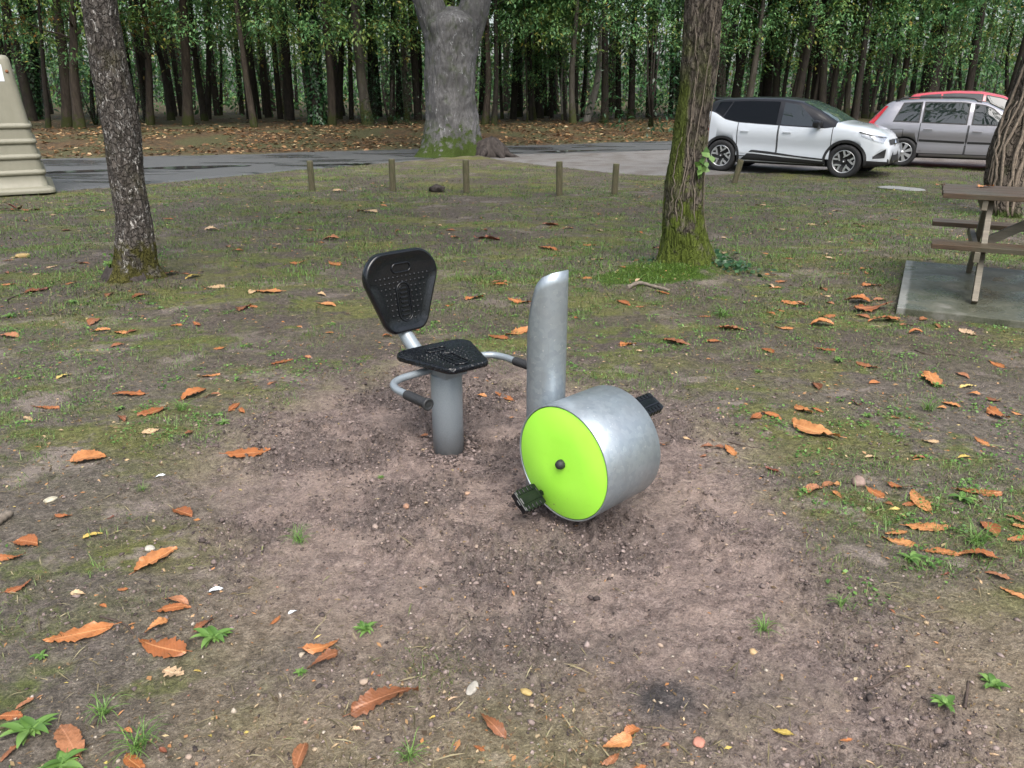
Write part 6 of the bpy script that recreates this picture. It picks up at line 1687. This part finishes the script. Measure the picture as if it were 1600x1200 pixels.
for c_, r0_, m_ in ((SEAT_P, 0.082, 1500), (SEAT_P + np.array([.685 * .685, -.685 * .7288]), 0.087, 900)):    # loose soil heaped round the posts
    a_ = rl.uniform(0, 2 * pi, m_); q_ = r0_ + rl.gamma(1.3, 0.022, m_)
    X = np.r_[X, c_[0] + q_ * np.cos(a_)]; Y = np.r_[Y, c_[1] + q_ * np.sin(a_)]; S = np.r_[S, np.clip(rl.gamma(1.6, 0.0026, m_) + .002, 0, .014)]
V, F = lumps(np.stack([X, Y, gz(X, Y) + S * 0.25], 1), S, 61)
M_CRUMB = leaf_mat('soil_crumbs', [(0.0, (0.032, 0.024, 0.022)), (0.45, (0.096, 0.073, 0.066)), (0.85, (0.19, 0.147, 0.133)), (0.97, (0.27, 0.215, 0.195)), (1.0, (0.34, 0.25, 0.16))], 0.0, 0.85)
tag(link('soil_crumbs', np_mesh('soil_crumbs', V, F, False), M_CRUMB), 'loose crumbs of dug soil round the bike', 'soil', kind='stuff')
n = 5200; Y = 1.2 + 6 * rl.uniform(0, 1, n) ** 1.8; X = rl.uniform(-.86, .86, n) * (Y + 1)
k = rl.uniform(0, 1, n) < 0.35 + 0.65 * (Y < 2.1); X, Y = X[k], Y[k]; n = len(X)
S = np.clip(rl.gamma(1.3, 0.0013, n) + 0.0016, 0, 0.008)
V, F = lumps(np.stack([X, Y, gz(X, Y) + S * 0.3], 1), S, 62)
M_PEB = leaf_mat('pebbles', [(0.0, (0.17, 0.125, 0.09)), (0.4, (0.29, 0.205, 0.11)), (0.7, (0.30, 0.25, 0.19)), (0.9, (0.36, 0.32, 0.27)), (0.97, (0.26, 0.11, 0.065)), (1.0, (0.42, 0.40, 0.37))], 0.0, 0.7)
tag(link('pebbles', np_mesh('pebbles', V, F, False), M_PEB), 'small ochre and pale pebbles scattered in the soil', 'pebbles', kind='stuff')

# stones one can pick out
def stone(px, py, size, col, lab, sq=0.6, seed=0):
    p = gp(px, py); bm = bmesh.new(); bmesh.ops.create_icosphere(bm, subdivisions=3, radius=1)
    V = np.array([v.co[:] for v in bm.verts]); F = [[v.index for v in f.verts] for f in bm.faces]; bm.free()
    V = V * (1 + 0.35 * fbm(V[:, 0] * 1.1 + seed, V[:, 1] * 1.1, V[:, 2] * 1.1 + seed, o=3))[:, None] * np.array(size)
    V[:, 2] *= sq
    mb = MB(); mb.add(V, F); o = mb.build('stone', plain('stone_' + 'abcdefghijkl'[seed], col, 0.75, var=0.25, nscale=40, bump=0.4)); o.location = (p[0], p[1], g1(p[0], p[1]) + size[2] * sq * 0.45); o.rotation_euler = (0, 0, seed * 1.3)
    tag(o, lab, 'stone', 'stones on the ground')
stone(1340, 761, (.030, .024, .030), (0.22, 0.155, 0.13), 'pinkish brown stone at the tip of the leaf drift', 0.9, 0)
stone(738, 1079, (.027, .016, .014), (0.31, 0.29, 0.25), 'pale flat stone below the seat post near the bottom edge', 0.5, 1)
stone(822, 1085, (.020, .012, .012), (0.36, 0.26, 0.10), 'ochre stone left of the dark soil patch', 0.7, 2)
stone(80, 780, (.026, .022, .016), (0.36, 0.33, 0.25), 'whitish knobbly stone near the left edge', 0.7, 3)
stone(1176, 1022, (.014, .013, .013), (0.36, 0.25, 0.13), 'small ochre stone right of the dark soil patch', 0.8, 4)
stone(36, 400, (.080, .055, .05), (0.34, 0.24, 0.10), 'yellowish stone left of the leaning tree', 0.6, 5)
stone(634, 788, (.016, .013, .012), (0.30, 0.17, 0.11), 'reddish pebble on the dirt left of the near pedal', 0.8, 6)
stone(234, 856, (.020, .016, .013), (0.36, 0.34, 0.29), 'grey white stone beside the long orange leaf at left', 0.7, 7)
stone(1092, 1160, (.018, .016, .013), (0.38, 0.17, 0.12), 'red brick coloured stone at the bottom edge', 0.7, 8)
stone(1410, 296, (.42, .26, .05), (0.25, 0.25, 0.235), 'flat pale stone slab in the grass behind the table', 0.35, 9)
stone(730, 766, (.014, .012, .011), (0.34, 0.22, 0.15), 'small tan stone left of the drum', 0.8, 10)
# paper scraps
for px, py, ln, lab in ((251, 742, 0.045, 'white paper scrap on the dirt, left of the seat post'), (337, 917, 0.05, 'white paper scrap on the dirt, above the weed'), (457, 954, 0.03, 'thin white scrap beside the small round leaf')):
    p = gp(px, py); me = leaf_shape(int(px), 0.45, 0.15, 0.3); me.name = 'paper_scrap'; me.materials.append(M_STICK)
    o = lay('paper_scrap', me, p[0], p[1], ln, 0.5); tag(o, lab, 'paper scrap', 'white scraps on the dirt')
# twigs and sticks
M_TWIG = plain('twig_bark', (0.055, 0.038, 0.03), 0.8, var=0.35, nscale=60, bump=0.4)
M_LOG = plain('broken_branch_wood', (0.15, 0.125, 0.10), 0.85, var=0.4, nscale=30, bump=0.5)
for pts, rad, m, lab in (
    ([(1352, 1080), (1372, 1073), (1392, 1062), (1415, 1050)], .0045, M_TWIG, 'thin dark twig on the dirt at the lower right'),
    ([(1507, 1108), (1509, 1092), (1511, 1072)], .005, M_TWIG, 'short reddish twig below the small weed at lower right'),
    ([(1340, 1008), (1358, 1007), (1378, 1003)], .0035, M_TWIG, 'thin twig on the dirt above the longer dark twig'),
    ([(1430, 545), (1450, 552), (1480, 552), (1519, 556)], .006, M_TWIG, 'thin dark root lying in the grass below the slab'),
    ([(156, 962), (180, 968), (196, 974), (208, 987)], .004, M_TWIG, 'thin reddish twig above the big curved leaf at lower left'),
    ([(-14, 826), (4, 815), (18, 806)], .022, M_LOG, 'thick broken stick poking in at the left edge'),
    ([(980, 453), (998, 448), (1018, 452), (1046, 457)], .020, M_LOG, 'broken branch lying on the moss in front of the mossy tree'),
    ([(330, 960), (324, 968), (320, 977)], .004, M_TWIG, 'tiny dark twig standing beside the weed at lower left'),
    ([(10, 466), (22, 460), (40, 452)], .008, M_TWIG, 'dark twig beside the red leaf heap at left'),
    ([(1140, 690), (1165, 697), (1185, 699)], .0035, M_TWIG, 'thin pale twig right of the steel drum')):
    P = []
    for px, py in pts:
        q = gp(px, py); P.append((q[0], q[1], g1(q[0], q[1]) + rad * 0.8))
    P = smooth_path(P, 6); mb = MB(); mb.tube(P, [rad * (1 - 0.35 * i / len(P)) * (1 + 0.15 * sin(i * 2.1)) for i in range(len(P))], 9)
    tag(mb.build('twig' if rad < .015 else 'stick', m), lab, 'twig' if rad < .015 else 'stick')
# dark lump of rotten wood by the bollards
p = gp(682, 300); mb = MB()
V = ICV * np.array([.17, .10, .08]); V = V * (1 + .3 * fbm(V[:, 0] * 20, V[:, 1] * 20, V[:, 2] * 20))[:, None]; mb.add(V, ICF.tolist(), 0, False)
o = mb.build('rotten_wood', B_STUMP); o.location = (p[0], p[1], g1(p[0], p[1]) + .05); tag(o, 'dark lump of rotten wood on the grass between two bollards', 'wood lump')

# ------------------------------------------------------------------ weeds
M_WEED = leaf_mat('weed_leaves', [(0.0, (0.06, 0.13, 0.028)), (0.5, (0.11, 0.215, 0.048)), (1.0, (0.20, 0.33, 0.09))], 0.3, 0.4)
def weed_mesh(seed, n, ln, wd, rise, grass=0):
    r = np.random.default_rng(seed); mb = MB()
    for k in range(n):
        a = 2 * pi * k / n + r.normal(0, .35); l = ln * r.uniform(.5, 1.15); up = rise * r.uniform(.4, 1.5); P = []
        ox, oy = r.normal(0, ln * .12), r.normal(0, ln * .12)
        for i, q in enumerate(np.linspace(0, 1, 7)):
            w = wd * l * (sin(pi * (0.08 + 0.92 * q) ** 0.8) ** 0.8) * 0.5 if not grass else wd * (1 - q) ** .6
            c = Vector((ox + cos(a) * l * q, oy + sin(a) * l * q, 0.004 + l * (up * q - 0.75 * up * q * q)))
            s = Vector((-sin(a), cos(a), 0)) * max(w, .0003)
            P.append([tuple(c - s + Vector((0, 0, w * .35))), tuple(c), tuple(c + s + Vector((0, 0, w * .35)))])
        mb.grid(P)
    for k in range(int(grass)): pass
    me = bpy.data.meshes.new('weed'); me.from_pydata(mb.v, [], mb.f); me.polygons.foreach_set('use_smooth', [True] * len(mb.f)); me.update(); me.materials.append(M_WEED if not grass else M_GRASS2); return me
WM = [weed_mesh(1, 22, .066, .30, .6), weed_mesh(2, 13, .056, .40, .55), weed_mesh(3, 26, .055, .28, .8), weed_mesh(4, 42, .11, .0022, 1.5, 1), weed_mesh(5, 28, .08, .0022, 1.7, 1)]
WEEDS = [(332, 992, 0, 1.0, 'leafy green weed with an orange leaf caught in it, lower left'), (570, 987, 2, .75, 'small bright green weed on the dirt under the seat'), (62, 1022, 1, .55, 'small green weed below the big curved leaf at left'),
    (1422, 880, 1, 1.0, 'bright green weed between the leaf drift and the bottom right'), (1549, 1079, 1, .85, 'star shaped green weed near the lower right edge'), (1475, 1112, 1, .8, 'narrow green weed left of the star shaped one'),
    (45, 1135, 0, 1.1, 'large green weed in the lower left corner'), (95, 1192, 0, 1.0, 'green weed cut by the bottom edge at left'), (348, 658, 2, .75, 'small bright weed in the grass left of the near grip'), (185, 640, 1, .7, 'flat green weed left of the curled leaf, left side'),
    (112, 472, 1, 1.2, 'flat green weed left of the leaning tree foot'), (1354, 653, 2, .65, 'small weed in the grass below the slab'), (1312, 562, 1, 1.0, 'pale green fern like weed between drum and slab'), (1500, 788, 1, 1.1, 'broad leaved green weed above the leaf drift'),
    (1465, 602, 2, .8, 'green weed beside the big orange leaf below the slab'), (222, 764, 4, .5, 'small grass tuft on soil at the left'), (285, 640, 3, .8, 'grass tuft with long blades beside the arched leaf'), (15, 492, 2, 1.2, 'weed clump at the left picture edge'),
    (1525, 852, 3, 1.0, 'dense grass tuft among the drift leaves'), (215, 1170, 3, .8, 'dark grass tuft by the bottom edge at left'), (467, 845, 3, .7, 'lone grass tuft on the dirt left of the seat post'), (595, 742, 2, .35, 'tiny weed on the dirt below the seat post'),
    (470, 1055, 2, .4, 'tiny weed beside the pair of brown leaves'), (1312, 952, 4, .7, 'grass sprig on the right part of the dirt'), (1192, 985, 4, .8, 'grass tuft at the right side of the dirt'), (160, 1110, 4, .9, 'grass sprig right of the large corner weed'),
    (640, 1185, 4, .7, 'grass sprig at the bottom edge under the pinkish leaf'), (1130, 494, 3, 1.2, 'pale grass tuft right of the moss mound'), (1450, 640, 3, .8, 'grass tuft right of the drum, below the slab'), (1185, 580, 2, .6, 'small weed on the grass beyond the far pedal')]
for i, (px, py, m, sc, lab) in enumerate(WEEDS):
    p = gp(px, py); o = bpy.data.objects.new('weed' if m < 3 else 'grass_tuft', WM[m]); COL.objects.link(o)
    o.location = (p[0], p[1], g1(p[0], p[1]) + 0.002); o.rotation_euler = (0, 0, i * 1.1); o.scale = (sc, sc, sc)
    tag(o, lab, 'weed' if m < 3 else 'grass tuft', 'weeds in the clearing')
# sprout on the leaning tree's foot, ivy round the mossy tree
p = gp(191, 432); r = np.random.default_rng(8); n = 46
V, F = leaves_np(np.array([p[0], p[1] - 0.10, 0.16]) + r.normal(0, 1, (n, 3)) * np.array([.075, .04, .045]), r.normal(0, 1, (n, 3)) + np.array([0, -.6, .2]), r.normal(0, .5, (n, 3)) + np.array([0, -.4, 1]), r.uniform(.03, .055, n), 2.0)
mb = MB()
for k in range(5): mb.tube([(p[0] + .01 * k - .02, p[1] - .02, 0.02), (p[0] + .03 * (k - 2), p[1] - .09, .17)], .003, 5)
so = mb.build('sprout', M_TWIG); link('leaves', np_mesh('leaves', V, F), M_WEED, so); tag(so, 'bright green leafy sprout on the foot of the leaning tree', 'sprout')
def ivy_patch(pts, lab, n, sd, size):
    r = np.random.default_rng(sd); C_ = np.array([gp(*q)[:2] for q in pts]); i = r.integers(len(C_), size=n)
    x = C_[i, 0] + r.normal(0, .09, n); y = C_[i, 1] + r.normal(0, .10, n)
    V, F = leaves_np(np.stack([x, y, gz(x, y) + r.uniform(.01, .07, n)], 1), r.normal(0, 1, (n, 3)) * np.array([1, 1, .3]), r.normal(0, .4, (n, 3)) + np.array([0, -.3, 1]), size * r.uniform(.6, 1.3, n), 2.2)
    tag(link('ivy_plant', np_mesh('ivy_plant', V, F), L_IVY), lab, 'ivy', kind='stuff')
ivy_patch([(1110, 398), (1122, 405), (1135, 412), (1128, 425), (1140, 432), (1158, 425), (1170, 432)], 'dark green ivy creeping right of the mossy tree foot', 210, 1, 0.055)
ivy_patch([(1015, 420), (1025, 418), (1050, 410), (1075, 412), (1062, 408)], 'small ivy leaves at the left foot of the mossy tree', 70, 2, 0.045)
p = at(1098, 252, RT_P[1] - 0.22); r = np.random.default_rng(4); n = 16
V, F = leaves_np(np.array(p) + r.normal(0, 1, (n, 3)) * np.array([.03, .015, .05]), r.normal(0, .5, (n, 3)) + np.array([0, -.4, -.6]), r.normal(0, .4, (n, 3)) + np.array([0, -1, .3]), r.uniform(.06, .09, n), 2.0)
V = V - np.array(rt_.location); link('ivy_sprig', np_mesh('ivy_sprig', V, F), M_WEED, rt_)
